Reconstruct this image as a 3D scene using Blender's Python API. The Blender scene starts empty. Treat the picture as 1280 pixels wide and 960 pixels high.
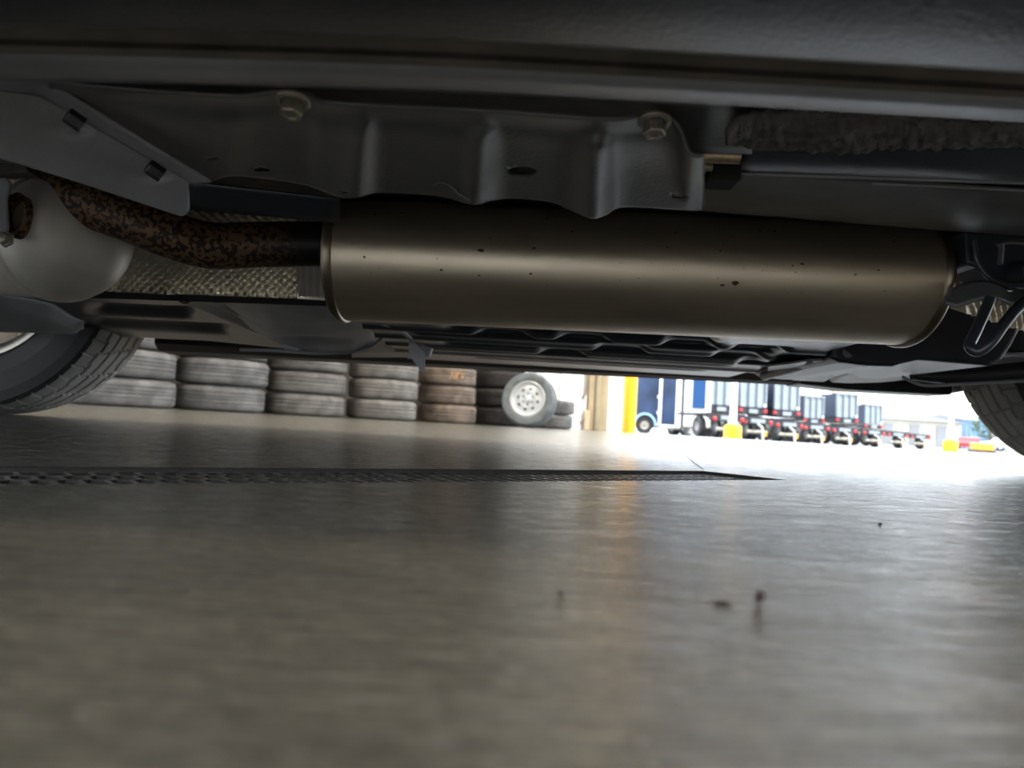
import bpy, bmesh, math, random
from mathutils import Vector, Matrix, noise
random.seed(7)
PI = math.pi
S = bpy.context.scene
COL = S.collection

# ------------------------------------------------------------ camera
F = 930.0
PITCH, ROLL, HC = math.radians(2.89), math.radians(3.3), 0.052
fwd = Vector((0, math.cos(PITCH), math.sin(PITCH)))
up0 = Vector((0, -math.sin(PITCH), math.cos(PITCH)))
rt0 = Vector((1, 0, 0))
cr, sr = math.cos(ROLL), math.sin(ROLL)
RT = rt0 * cr + up0 * sr
UP = up0 * cr - rt0 * sr
CAM = Vector((0, 0, HC))
cd = bpy.data.cameras.new('camera')
cam = bpy.data.objects.new('camera', cd)
COL.objects.link(cam)
cam.matrix_world = Matrix.Translation(CAM) @ Matrix((RT, UP, -fwd)).transposed().to_4x4()
cd.sensor_width = 36
cd.lens = F / 1280 * 36
cd.clip_start = 0.01
cd.clip_end = 2000
cd.dof.use_dof = True
cd.dof.focus_distance = 0.80
cd.dof.aperture_fstop = 8.0
S.camera = cam

# ------------------------------------------------------------ world, sun, exposure
w = bpy.data.worlds.new('sky')
S.world = w
w.use_nodes = True
bg = w.node_tree.nodes['Background']
bg.inputs[0].default_value = (0.86, 0.93, 1.0, 1)
bg.inputs[1].default_value = 1.6
sd = bpy.data.lights.new('sun', 'SUN')
sd.energy = 2.2
sd.angle = 0.01
sd.color = (1.0, 0.95, 0.88)
sun = bpy.data.objects.new('sun', sd)
COL.objects.link(sun)
sun.rotation_euler = (math.radians(42), 0, math.radians(68))
S.view_settings.view_transform = 'Standard'
S.view_settings.look = 'None'
S.view_settings.gamma = 1
S.view_settings.use_curve_mapping = False
S.view_settings.exposure = 1.5


def P(px, py, Y):
    """point of the ray through a pixel at depth Y"""
    d = RT * ((px - 640) / F) + UP * ((480 - py) / F) + fwd
    return CAM + d * (Y / d.y)


def PZ(px, py, z):
    d = RT * ((px - 640) / F) + UP * ((480 - py) / F) + fwd
    return CAM + d * ((z - HC) / d.z)


# ------------------------------------------------------------ materials
def mat(name, col, rough=0.5, metal=0.0, spec=0.5, var=0.0, vscale=20, bump=0.0, bscale=60,
        col2=None, mix=(0.45, 0.6), stretch=None, rvar=0.0, emit=None, detail=4, coat=0):
    m = bpy.data.materials.new(name)
    m.use_nodes = True
    nt = m.node_tree
    b = nt.nodes['Principled BSDF']
    b.inputs['Base Color'].default_value = (*col, 1)
    b.inputs['Roughness'].default_value = rough
    b.inputs['Metallic'].default_value = metal
    b.inputs['Specular IOR Level'].default_value = spec
    b.inputs['Coat Weight'].default_value = coat
    b.inputs['Coat Roughness'].default_value = 0.15
    tc = nt.nodes.new('ShaderNodeTexCoord')
    mp = nt.nodes.new('ShaderNodeMapping')
    if stretch:
        mp.inputs['Scale'].default_value = stretch
    nt.links.new(tc.outputs['Object'], mp.inputs[0])
    if var or col2:
        n = nt.nodes.new('ShaderNodeTexNoise')
        n.inputs['Scale'].default_value = vscale
        n.inputs['Detail'].default_value = detail
        nt.links.new(mp.outputs[0], n.inputs['Vector'])
        cr_ = nt.nodes.new('ShaderNodeValToRGB')
        c2 = col2 if col2 else tuple(c * (1 - var) for c in col)
        c1 = col if col2 else tuple(min(1, c * (1 + var)) for c in col)
        cr_.color_ramp.elements[0].position = mix[0] if col2 else 0.3
        cr_.color_ramp.elements[1].position = mix[1] if col2 else 0.7
        cr_.color_ramp.elements[0].color = (*c2, 1)
        cr_.color_ramp.elements[1].color = (*c1, 1)
        nt.links.new(n.outputs[0], cr_.inputs[0])
        nt.links.new(cr_.outputs[0], b.inputs['Base Color'])
    if rvar:
        n = nt.nodes.new('ShaderNodeTexNoise')
        n.inputs['Scale'].default_value = vscale * 1.7
        nt.links.new(mp.outputs[0], n.inputs['Vector'])
        mr = nt.nodes.new('ShaderNodeMapRange')
        mr.inputs['To Min'].default_value = max(0.02, rough - rvar)
        mr.inputs['To Max'].default_value = rough + rvar
        nt.links.new(n.outputs[0], mr.inputs[0])
        nt.links.new(mr.outputs[0], b.inputs['Roughness'])
    if bump:
        n = nt.nodes.new('ShaderNodeTexNoise')
        n.inputs['Scale'].default_value = bscale
        n.inputs['Detail'].default_value = 5
        nt.links.new(mp.outputs[0], n.inputs['Vector'])
        bp = nt.nodes.new('ShaderNodeBump')
        bp.inputs['Strength'].default_value = bump
        bp.inputs['Distance'].default_value = 0.002
        nt.links.new(n.outputs[0], bp.inputs['Height'])
        nt.links.new(bp.outputs[0], b.inputs['Normal'])
    if emit:
        b.inputs['Emission Color'].default_value = (*emit[0], 1)
        b.inputs['Emission Strength'].default_value = emit[1]
    return m


def concrete_floor():
    m = bpy.data.materials.new('sealed_concrete')
    m.use_nodes = True
    nt = m.node_tree
    N, L = nt.nodes, nt.links
    b = N['Principled BSDF']
    tc = N.new('ShaderNodeTexCoord')

    def nz(scale, detail=5, rot=0.0, sc=(1, 1, 1), rough=0.55):
        mp = N.new('ShaderNodeMapping')
        mp.inputs['Rotation'].default_value = (0, 0, rot)
        mp.inputs['Scale'].default_value = sc
        L.new(tc.outputs['Object'], mp.inputs[0])
        n = N.new('ShaderNodeTexNoise')
        n.inputs['Scale'].default_value = scale
        n.inputs['Detail'].default_value = detail
        n.inputs['Roughness'].default_value = rough
        L.new(mp.outputs[0], n.inputs['Vector'])
        return n.outputs[0]

    def ramp(src, stops):
        r = N.new('ShaderNodeValToRGB')
        e = r.color_ramp.elements
        while len(e) < len(stops):
            e.new(0.5)
        for k, (p, c) in enumerate(stops):
            e[k].position = p
            e[k].color = (*c, 1) if len(c) == 3 else c
        L.new(src, r.inputs[0])
        return r.outputs[0]

    def mixc(f, a, c, mode='MIX'):
        x = N.new('ShaderNodeMix')
        x.data_type = 'RGBA'
        x.blend_type = mode
        if isinstance(f, float):
            x.inputs[0].default_value = f
        else:
            L.new(f, x.inputs[0])
        L.new(a, x.inputs[6])
        if isinstance(c, tuple):
            x.inputs[7].default_value = (*c, 1)
        else:
            L.new(c, x.inputs[7])
        return x.outputs[2]
    big = ramp(nz(7, 6), [(0.3, (0.11, 0.102, 0.08)), (0.5, (0.17, 0.158, 0.125)), (0.7, (0.25, 0.235, 0.19))])
    fine = ramp(nz(160, 4), [(0.32, (0.35, 0.35, 0.35)), (0.62, (1, 1, 1))])
    c = mixc(0.6, big, fine, 'MULTIPLY')
    # worn-in tyre prints, a brick-like row of thin pale lines
    mp = N.new('ShaderNodeMapping')
    mp.inputs['Rotation'].default_value = (0, 0, math.radians(-35))
    L.new(tc.outputs['Object'], mp.inputs[0])
    br = N.new('ShaderNodeTexBrick')
    br.inputs['Color1'].default_value = (0, 0, 0, 1)
    br.inputs['Color2'].default_value = (0, 0, 0, 1)
    br.inputs['Mortar'].default_value = (1, 1, 1, 1)
    br.inputs['Scale'].default_value = 1
    br.inputs['Mortar Size'].default_value = 0.0006
    br.inputs['Brick Width'].default_value = 0.032
    br.inputs['Row Height'].default_value = 0.011
    L.new(mp.outputs[0], br.inputs['Vector'])
    mask = ramp(nz(5, 3), [(0.50, (0, 0, 0)), (0.62, (0.35, 0.35, 0.35))])
    mm = N.new('ShaderNodeMath')
    mm.operation = 'MULTIPLY'
    L.new(br.outputs[0], mm.inputs[0])
    L.new(mask, mm.inputs[1])
    c = mixc(mm.outputs[0], c, (0.42, 0.40, 0.35))
    # dark scuffs
    sc = ramp(nz(5, 6, 0.5, (1, 7, 1), 0.65), [(0.56, (0, 0, 0)), (0.68, (0.7, 0.7, 0.7))])
    c = mixc(sc, c, (0.10, 0.092, 0.08))
    s2 = ramp(nz(26, 7, 0.25, (1, 9, 1), 0.7), [(0.54, (0, 0, 0)), (0.62, (0.75, 0.75, 0.75))])
    c = mixc(s2, c, (0.06, 0.056, 0.05))
    s3 = ramp(nz(22, 7, -0.6, (1, 14, 1), 0.7), [(0.60, (0, 0, 0)), (0.64, (0.5, 0.5, 0.5))])
    c = mixc(s3, c, (0.5, 0.48, 0.43))
    sp = ramp(nz(420, 2), [(0.68, (0, 0, 0)), (0.72, (0.7, 0.7, 0.7))])
    c = mixc(sp, c, (0.6, 0.58, 0.54))
    L.new(c, b.inputs['Base Color'])
    r = ramp(nz(9, 6, 0.4, (1, 3, 1)), [(0.3, (0.26, 0.26, 0.26)), (0.7, (0.44, 0.44, 0.44))])
    L.new(r, b.inputs['Roughness'])
    bp = N.new('ShaderNodeBump')
    bp.inputs['Strength'].default_value = 1.0
    bp.inputs['Distance'].default_value = 0.0006
    L.new(nz(150, 6, 0.3, (1, 3, 1), 0.75), bp.inputs['Height'])
    bp2 = N.new('ShaderNodeBump')
    bp2.inputs['Strength'].default_value = 0.6
    bp2.inputs['Distance'].default_value = 0.0016
    L.new(nz(38, 5, 0.3, (1, 3, 1), 0.65), bp2.inputs['Height'])
    L.new(bp.outputs[0], bp2.inputs['Normal'])
    L.new(bp2.outputs[0], b.inputs['Normal'])
    b.inputs['Coat Weight'].default_value = 1.0
    b.inputs['Coat IOR'].default_value = 1.6
    b.inputs['Coat Roughness'].default_value = 0.22
    L.new(bp2.outputs[0], b.inputs['Coat Normal'])
    L.new(ramp(nz(30, 6, 0.35, (1, 7, 1), 0.7), [(0.38, (0.13, 0.13, 0.13)), (0.62, (0.36, 0.36, 0.36))]), b.inputs['Coat Roughness'])
    L.new(ramp(nz(24, 6, 0.2, (1, 8, 1), 0.7), [(0.36, (0.45, 0.45, 0.45)), (0.5, (1, 1, 1))]), b.inputs['Coat Weight'])
    return m


M = dict(
    floor=concrete_floor(),
    apron=mat('apron_concrete', (0.20, 0.20, 0.195), 0.7, var=0.12, vscale=1.5),
    steel=mat('brushed_muffler_steel', (0.74, 0.63, 0.48), 0.44, 0.9, var=0.10, vscale=6, stretch=(1, 5, 5), rvar=0.04,
              bump=0.08, bscale=180),
    steel_rim=mat('crimped_steel', (0.34, 0.29, 0.22), 0.42, 1.0, var=0.2, vscale=40),
    cast=mat('pale_converter_metal', (0.74, 0.70, 0.64), 0.55, 0.55, var=0.12, vscale=18, bump=0.15, bscale=120),
    black=mat('black_rubber_coating', (0.018, 0.019, 0.022), 0.45, bump=0.1, bscale=200),
    plastic=mat('undertray_plastic', (0.042, 0.047, 0.058), 0.32, var=0.2, vscale=8, bump=0.1, bscale=150),
    tank=mat('dark_blue_tank_plastic', (0.014, 0.017, 0.028), 0.42, bump=0.12, bscale=250),
    body=mat('dark_underseal', (0.013, 0.016, 0.022), 0.36, var=0.15, vscale=5, bump=0.25, bscale=350),
    paint=mat('dark_car_paint', (0.02, 0.024, 0.032), 0.25, coat=0.6),
    bracket=mat('grey_coated_bracket', (0.15, 0.147, 0.147), 0.42, 0.2, var=0.18, vscale=14, bump=0.2, bscale=260,
                rvar=0.08),
    bracket2=mat('grey_coated_brace', (0.34, 0.345, 0.365), 0.46, 0.15, var=0.18, vscale=14, bump=0.25, bscale=220),
    flange=mat('grey_sill_flange', (0.24, 0.245, 0.265), 0.4, 0.2, var=0.2, vscale=12, bump=0.1, bscale=200),
    weld=mat('brown_dusty_seam', (0.075, 0.064, 0.05), 0.6, var=0.35, vscale=30, bump=0.4, bscale=180),
    felt=mat('grey_felt', (0.13, 0.122, 0.115), 0.95, var=0.35, vscale=60, bump=1.0, bscale=500),
    brass=mat('brass_line', (0.50, 0.40, 0.27), 0.42, 0.8, var=0.25, vscale=80),
    zinc=mat('yellowed_zinc', (0.40, 0.37, 0.29), 0.5, 0.7, var=0.25, vscale=150),
    foil=mat('embossed_aluminium', (0.85, 0.77, 0.63), 0.36, 0.8, var=0.15, vscale=20),
    tyre=mat('tyre_rubber', (0.022, 0.022, 0.024), 0.55, var=0.2, vscale=15, bump=0.15, bscale=200),
    tread=mat('dusty_lit_tread', (0.28, 0.278, 0.27), 0.7, var=0.25, vscale=12),  # dust plus light from the doorway, put into the tread colour
    rim=mat('wheel_alloy', (0.55, 0.52, 0.46), 0.35, 0.85, var=0.1, vscale=20),
    disc=mat('brake_metal', (0.30, 0.22, 0.16), 0.5, 0.8, var=0.3, vscale=25),
    dark=mat('deep_dark', (0.012, 0.012, 0.013), 0.7),
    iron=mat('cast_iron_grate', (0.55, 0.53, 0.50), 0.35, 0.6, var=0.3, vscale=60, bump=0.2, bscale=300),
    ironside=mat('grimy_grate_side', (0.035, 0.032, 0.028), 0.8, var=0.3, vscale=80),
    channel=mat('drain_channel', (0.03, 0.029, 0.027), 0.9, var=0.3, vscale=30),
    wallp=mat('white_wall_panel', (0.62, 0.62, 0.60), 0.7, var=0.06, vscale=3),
    darkwall=mat('dark_block_wall', (0.13, 0.12, 0.105), 0.8, var=0.3, vscale=3),  # dark brown grey, uneven in tone
    ceil=mat('ceiling_metal', (0.42, 0.42, 0.42), 0.7, var=0.05, vscale=2),
    tan=mat('tan_steel_column', (0.42, 0.34, 0.22), 0.6, var=0.15, vscale=6),
    cream=mat('cream_steel', (0.72, 0.68, 0.52), 0.55, var=0.08, vscale=6),
    white=mat('white_paint', (0.82, 0.82, 0.80), 0.5),
    yellow=mat('safety_yellow', (0.95, 0.44, 0.008), 0.45, var=0.08, vscale=8),
    blue=mat('blue_trailer_skin', (0.03, 0.055, 0.12), 0.22, 0.1, var=0.5, vscale=1.4, coat=0.5),
    glassblue=mat('blue_tinted_pane', (0.015, 0.075, 0.22), 0.12, coat=0.5),
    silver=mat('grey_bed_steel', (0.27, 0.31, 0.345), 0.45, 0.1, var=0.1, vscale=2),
    bedshade=mat('bed_steel_painted_shade', (0.022, 0.034, 0.07), 0.5),  # darker copy of the bed steel: shade on the tub painted in
    chassis=mat('chassis_black', (0.02, 0.02, 0.026), 0.5),
    redlamp=mat('red_lens', (0.55, 0.03, 0.04), 0.25),
    amber=mat('amber_lens', (0.9, 0.4, 0.03), 0.3),
    cover=mat('tan_tarp', (0.55, 0.45, 0.32), 0.8),
    gravel=mat('hub_grey', (0.5, 0.5, 0.5), 0.5, 0.3),
    red=mat('red_car_paint', (0.7, 0.02, 0.03), 0.3, coat=0.5),
    roofgrey=mat('roof_sheet_grey', (0.22, 0.23, 0.25), 0.6, var=0.1, vscale=0.6),
    offwhite=mat('far_wall_cream', (0.40, 0.38, 0.33), 0.7, var=0.1, vscale=0.5),
    slate=mat('blue_grey_cladding', (0.16, 0.27, 0.45), 0.6, var=0.1, vscale=0.5),
    leaf=mat('foliage', (0.05, 0.10, 0.035), 0.7, var=0.4, vscale=4),
    bark=mat('bark', (0.12, 0.08, 0.05), 0.8),
    crumb=mat('rusty_crumb', (0.028, 0.014, 0.011), 0.7, var=0.4, vscale=900),
    fillw=mat('fill_panel', (1, 1, 1), 0.5, emit=((1.0, 0.88, 0.74), 31.0)),  # glow of the added fill lights
    glass=mat('dark_car_glass', (0.02, 0.025, 0.03), 0.06, coat=0.4),
)


def blotchy(name, base, spot, scale, lo, hi, rough=0.7, metal=0.0, third=None):
    m = mat(name, base, rough, metal)
    nt = m.node_tree
    N, L = nt.nodes, nt.links
    b = N['Principled BSDF']
    tc = N.new('ShaderNodeTexCoord')
    n = N.new('ShaderNodeTexNoise')
    n.inputs['Scale'].default_value = scale
    n.inputs['Detail'].default_value = 1.5
    L.new(tc.outputs['Object'], n.inputs['Vector'])
    r = N.new('ShaderNodeValToRGB')
    r.color_ramp.elements[0].position = lo
    r.color_ramp.elements[0].color = (*base, 1)
    r.color_ramp.elements[1].position = hi
    r.color_ramp.elements[1].color = (*spot, 1)
    L.new(n.outputs[0], r.inputs[0])
    out = r.outputs[0]
    if third:                       # darker towards the +x end of the pipe
        sx = N.new('ShaderNodeSeparateXYZ')
        L.new(tc.outputs['Object'], sx.inputs[0])
        n2 = N.new('ShaderNodeTexNoise')
        n2.inputs['Scale'].default_value = 90
        L.new(tc.outputs['Object'], n2.inputs['Vector'])
        ad = N.new('ShaderNodeMath')
        ad.operation = 'MULTIPLY_ADD'
        L.new(n2.outputs[0], ad.inputs[0])
        ad.inputs[1].default_value = 0.05
        L.new(sx.outputs[0], ad.inputs[2])
        mr = N.new('ShaderNodeMapRange')
        mr.inputs['From Min'].default_value = third[0]
        mr.inputs['From Max'].default_value = third[1]
        L.new(ad.outputs[0], mr.inputs[0])
        mx = N.new('ShaderNodeMix')
        mx.data_type = 'RGBA'
        L.new(mr.outputs[0], mx.inputs[0])
        L.new(out, mx.inputs[6])
        mx.inputs[7].default_value = (0.018, 0.012, 0.010, 1)
        out = mx.outputs[2]
    L.new(out, b.inputs['Base Color'])
    return m


M['rustpipe'] = blotchy('rust_mottled_pipe', (0.22, 0.135, 0.07), (0.040, 0.020, 0.013), 170, 0.48, 0.53, 0.5, 0.35,
                        (-0.31, -0.25))


def worn(name, c, c2, sc=9):
    return mat(name, c, 0.75, col2=c2, mix=(0.4, 0.62), vscale=sc, bump=0.3, bscale=90)


TY = [worn('tyre_grey', (0.20, 0.20, 0.20), (0.12, 0.12, 0.12)),
      worn('tyre_grey_warm', (0.20, 0.192, 0.182), (0.12, 0.114, 0.108)),
      worn('tyre_pale', (0.25, 0.24, 0.225), (0.16, 0.15, 0.14)),
      worn('tyre_brown', (0.25, 0.205, 0.165), (0.15, 0.12, 0.098)),
      worn('tyre_dark', (0.045, 0.042, 0.042), (0.03, 0.028, 0.028))]


# ------------------------------------------------------------ mesh helpers
class MB:
    def __init__(s):
        s.v, s.f = [], []

    def add(s, vs, fs):
        o = len(s.v)
        s.v += [tuple(v) for v in vs]
        s.f += [tuple(i + o for i in f) for f in fs]
        return s

    def box(s, c, size, rz=0.0, R=None):
        hx, hy, hz = size[0] / 2, size[1] / 2, size[2] / 2
        R = R or Matrix.Rotation(rz, 3, 'Z')
        c = Vector(c)
        vs = [c + R @ Vector((x * hx, y * hy, z * hz)) for x in (-1, 1) for y in (-1, 1) for z in (-1, 1)]
        return s.add(vs, [(0, 1, 3, 2), (4, 6, 7, 5), (0, 4, 5, 1), (2, 3, 7, 6), (0, 2, 6, 4), (1, 5, 7, 3)])

    def tube(s, pts, r, n=16, cap=True):
        pts = [Vector(p) for p in pts]
        rs = r if isinstance(r, (list, tuple)) else [r] * len(pts)
        vs, fs = [], []
        t0 = (pts[1] - pts[0]).normalized()
        a = t0.orthogonal().normalized()
        for i, p in enumerate(pts):
            t = (pts[min(i + 1, len(pts) - 1)] - pts[max(i - 1, 0)]).normalized()
            a = (a - t * a.dot(t)).normalized()
            b = t.cross(a)
            for k in range(n):
                q = 2 * PI * k / n
                vs.append(p + (a * math.cos(q) + b * math.sin(q)) * rs[i])
        for i in range(len(pts) - 1):
            for k in range(n):
                k2 = (k + 1) % n
                fs.append((i * n + k, i * n + k2, (i + 1) * n + k2, (i + 1) * n + k))
        if cap:
            fs.append(tuple(range(n))[::-1])
            fs.append(tuple((len(pts) - 1) * n + k for k in range(n)))
        return s.add(vs, fs)

    def lathe(s, prof, n=48, axis='X', c=(0, 0, 0), sy=1.0, sz=1.0, close=False):
        """prof: (a, r) along the axis; sy, sz squash the two cross axes"""
        vs, fs = [], []
        c = Vector(c)
        for a, r in prof:
            for k in range(n):
                q = 2 * PI * k / n
                u, v = r * math.cos(q) * sy, r * math.sin(q) * sz
                vs.append(c + Vector({'X': (a, u, v), 'Y': (v, a, u), 'Z': (u, v, a)}[axis]))
        m = len(prof)
        for i in range(m if close else m - 1):
            j = (i + 1) % m
            for k in range(n):
                k2 = (k + 1) % n
                fs.append((i * n + k, i * n + k2, j * n + k2, j * n + k))
        return s.add(vs, fs)

    def prism(s, poly, vec):
        """planar polygon (3D points) pushed along vec"""
        n = len(poly)
        vec = Vector(vec)
        vs = [Vector(p) for p in poly] + [Vector(p) + vec for p in poly]
        fs = [tuple(range(n)), tuple(range(2 * n - 1, n - 1, -1))]
        fs += [(i, n + i, n + (i + 1) % n, (i + 1) % n) for i in range(n)]
        return s.add(vs, fs)

    def grid(s, fn, nu, nv, keep=None):
        vs = [fn(i / nu, j / nv) for i in range(nu + 1) for j in range(nv + 1)]
        fs = []
        for i in range(nu):
            for j in range(nv):
                if keep and not keep((i + 0.5) / nu, (j + 0.5) / nv):
                    continue
                a = i * (nv + 1) + j
                fs.append((a, a + nv + 1, a + nv + 2, a + 1))
        return s.add(vs, fs)

    def build(s, name, m, parent=None, smooth=False, bevel=0, solid=0, origin=None, segs=2, sub=0):
        me = bpy.data.meshes.new(name)
        vs = s.v
        o = bpy.data.objects.new(name, me)
        if origin is not None:
            vs = [tuple(Vector(v) - Vector(origin)) for v in vs]
            o.location = origin
        me.from_pydata(vs, [], s.f)
        bm = bmesh.new()
        bm.from_mesh(me)
        bmesh.ops.recalc_face_normals(bm, faces=bm.faces)
        bm.to_mesh(me)
        bm.free()
        me.materials.append(m)
        COL.objects.link(o)
        if parent:
            o.parent = parent
        if smooth:
            me.polygons.foreach_set('use_smooth', [True] * len(me.polygons))
            me.set_sharp_from_angle(angle=math.radians(40))
        if solid:
            md = o.modifiers.new('solid', 'SOLIDIFY')
            md.thickness = solid
            md.offset = 0
        if bevel:
            md = o.modifiers.new('bevel', 'BEVEL')
            md.width = bevel
            md.segments = segs
            md.limit_method = 'ANGLE'
        if sub:
            md = o.modifiers.new('sub', 'SUBSURF')
            md.levels = md.render_levels = sub
        return o


def tag(o, label=None, cat=None, group=None, kind=None):
    for k, v in (('label', label), ('category', cat), ('group', group), ('kind', kind)):
        if v:
            o[k] = v
    return o


def empty(name, loc, rz=0):
    o = bpy.data.objects.new(name, None)
    COL.objects.link(o)
    o.location = loc
    o.rotation_euler = (0, 0, rz)
    o.empty_display_size = 0.1
    return o


def copy_tree(o, parent=None):
    c = o.copy()
    COL.objects.link(c)
    c.parent = parent
    for ch in list(o.children):
        copy_tree(ch, c)
    return c


def interp(xs, x):
    if x <= xs[0][0]:
        return xs[0][1]
    for (a, p), (b, q) in zip(xs, xs[1:]):
        if x <= b:
            t = (x - a) / (b - a)
            return p + (q - p) * t
    return xs[-1][1]


def interps(xs, x):
    if x <= xs[0][0]:
        return xs[0][1]
    for i in range(len(xs) - 1):
        (a, p), (b, q) = xs[i], xs[i + 1]
        if x <= b:
            a0, p0 = xs[max(i - 1, 0)]
            b1, q1 = xs[min(i + 2, len(xs) - 1)]
            m0 = (q - p0) / max(b - a0, 1e-6)
            m1 = (q1 - p) / max(b1 - a, 1e-6)
            h = b - a
            t = (x - a) / h
            return (2*t**3 - 3*t*t + 1) * p + (t**3 - 2*t*t + t) * h * m0 + (-2*t**3 + 3*t*t) * q + (t**3 - t*t) * h * m1
    return xs[-1][1]


def sm(a, b, x):
    t = min(1, max(0, (x - a) / (b - a)))
    return t * t * (3 - 2 * t)


def spline(pts, n=8):
    pts = [Vector(p) for p in pts]
    out = []
    for i in range(len(pts) - 1):
        p0, p1, p2, p3 = pts[max(i - 1, 0)], pts[i], pts[i + 1], pts[min(i + 2, len(pts) - 1)]
        for k in range(n):
            t = k / n
            out.append(0.5 * ((2 * p1) + (p2 - p0) * t + (2 * p0 - 5 * p1 + 4 * p2 - p3) * t * t
                              + (3 * p1 - p0 - 3 * p2 + p3) * t ** 3))
    out.append(pts[-1])
    return out


# ================================================================= SETTING
# trench axes
TN0, TN1 = PZ(0, 606, 0), PZ(985, 600, 0)
TD = (TN1 - TN0).normalized()
TNv = Vector((-TD.y, TD.x, 0))
TW = 0.128
T_A, T_B = -2.0, (TN1 - TN0).length          # along the axis from TN0


def tw(a, b, z=0.0):
    return TN0 + TD * a + TNv * b + Vector((0, 0, z))


C1 = Vector((1.25, 10.1, 0))
WD = Vector((1, 1, 0)).normalized()         # along the tyre wall, away from camera
FD = Vector((1, -1, 0)).normalized()        # along the door front
# floor: indoor slab with the slot for the drain, drawn as a frame of four quads round it
LB = 12.8
RA, RB, RC, RD = C1 - FD * .4, C1 + FD * 16, C1 + FD * 16 - WD * LB, C1 - WD * LB - FD * .4
fm = MB()
q = [tw(T_A, 0), tw(T_B, 0), tw(T_B, TW), tw(T_A, TW)]
q = [q[0], q[1], q[2], q[3]]                # near-left, near-right, far-right, far-left
outer = [RD, RC, RB, RA]                    # back-left.. going round
for z0 in (0,):
    fm.add([RD, RC, RB, RA] + q, [(0, 1, 5, 4), (1, 2, 6, 5), (2, 3, 7, 6), (3, 0, 4, 7)])
floor = fm.build('floor', M['floor'])
floor['kind'] = 'structure'
floor['label'] = 'polished grey beige concrete workshop floor'

gm = MB()
def gz(x, y):
    return -0.004 - 0.08 * sm(6, 22, y + x * 0.3)
def gfn(u, v):
    x, y = -60 + 160 * u, -40 + 160 * v
    inside = (Vector((x, y, 0)) - C1)
    a, b = inside.dot(FD), -inside.dot(WD)
    z = gz(x, y) if not (-1 < a < 17 and -1 < b < 21) else -0.2
    return (x, y, z)
# ground in front of the doors, meeting the slab edge
def g1(u, v):
    p = C1 + FD * (-40 + 110 * u) + WD * (0.0 + 110 * v ** 2)
    return (p.x, p.y, -0.004 - 0.09 * sm(0, 14, 110 * v ** 2))
gm.grid(g1, 30, 30)
def g2(u, v):
    p = C1 + FD * (16 + 54 * u) - WD * (60 * v)
    return (p.x, p.y, -0.004)
gm.grid(g2, 4, 4)
def g3(u, v):
    p = C1 - WD * (LB + 40 * u) + FD * (16 * v)
    return (p.x, p.y, -0.004)
gm.grid(g3, 4, 4)
ground = gm.build('ground', M['apron'], smooth=True)
ground['kind'] = 'structure'
ground['label'] = 'bright sunlit concrete yard outside the workshop doors'

# walls
WH = 5.0
def wallbox(name, a, b, z0, z1, th, m, label=None):
    d = (b - a)
    ln = d.length
    mid = (a + b) / 2
    o = MB().box((mid.x, mid.y, (z0 + z1) / 2), (ln, th, z1 - z0), math.atan2(d.y, d.x)).build(name, m)
    o['kind'] = 'structure'
    if label:
        o['label'] = label
    return o
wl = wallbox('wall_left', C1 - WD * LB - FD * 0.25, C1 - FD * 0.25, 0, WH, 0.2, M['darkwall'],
             'dark brown grey wall behind the tire stacks')
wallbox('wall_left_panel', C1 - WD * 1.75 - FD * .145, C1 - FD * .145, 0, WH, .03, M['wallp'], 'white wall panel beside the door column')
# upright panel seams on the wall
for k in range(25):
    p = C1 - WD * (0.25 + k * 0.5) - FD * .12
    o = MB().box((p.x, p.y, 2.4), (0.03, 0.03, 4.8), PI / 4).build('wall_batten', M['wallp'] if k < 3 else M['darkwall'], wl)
# front: posts and header (the bay doors are up)
wallbox('wall_front', C1, C1 + FD * 16, 4.0, WH, 0.2, M['wallp'], 'band of wall above the open bay doors')
wallbox('wall_right', C1 + FD * 16 - WD * LB, C1 + FD * 16, 0, WH, 0.2, M['wallp'])
# back: piers and header with open bays
wallbox('wall_back', RD, RC, 3.6, WH, 0.2, M['wallp'])
for k, (s0, s1) in enumerate([(0, 1.0), (5.0, 6.0), (10.0, 11.0), (15.0, 16.0)]):
    wallbox('trim_%d' % (k + 1), RD + FD * s0, RD + FD * s1, 0, 3.6, 0.2, M['wallp'])
cm = MB()
cm.add([v + Vector((0, 0, WH)) for v in (RD - FD * .3 - WD * .3, RC + FD * .3 - WD * .3, RB + FD * .3 + WD * .3, RA - FD * .3 + WD * .3)], [(0, 1, 2, 3)])
ceil = cm.build('ceiling', M['ceil'], solid=0.1)
ceil['kind'] = 'structure'

# warm fill lights under the ceiling, added out of view to brighten the shop
for k, (a, b) in enumerate([(2.2, 3.2), (2.2, 7.2), (7, 3.2), (9, 9.5), (12, 3.5)]):
    p = C1 + FD * a - WD * b
    t = empty('fill_light', (p.x, p.y, 4.7), PI / 4)
    tag(t, 'long warm fill light added under the roof, ' + ['nearest the tire wall and doors', 'near the tire wall, deeper in', 'over the middle bay', 'deepest in, by the back doors', 'nearest the open doors at the right'][k], 'fill light', 'added workshop fill lights')
    MB().box((0, 0, 0.06), (1.7, 0.42, 0.08)).build('housing', M['white'], t)
    MB().box((0, 0, 0.0), (1.6, 0.36, 0.03)).build('fill_panel', M['fillw'], t)

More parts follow.
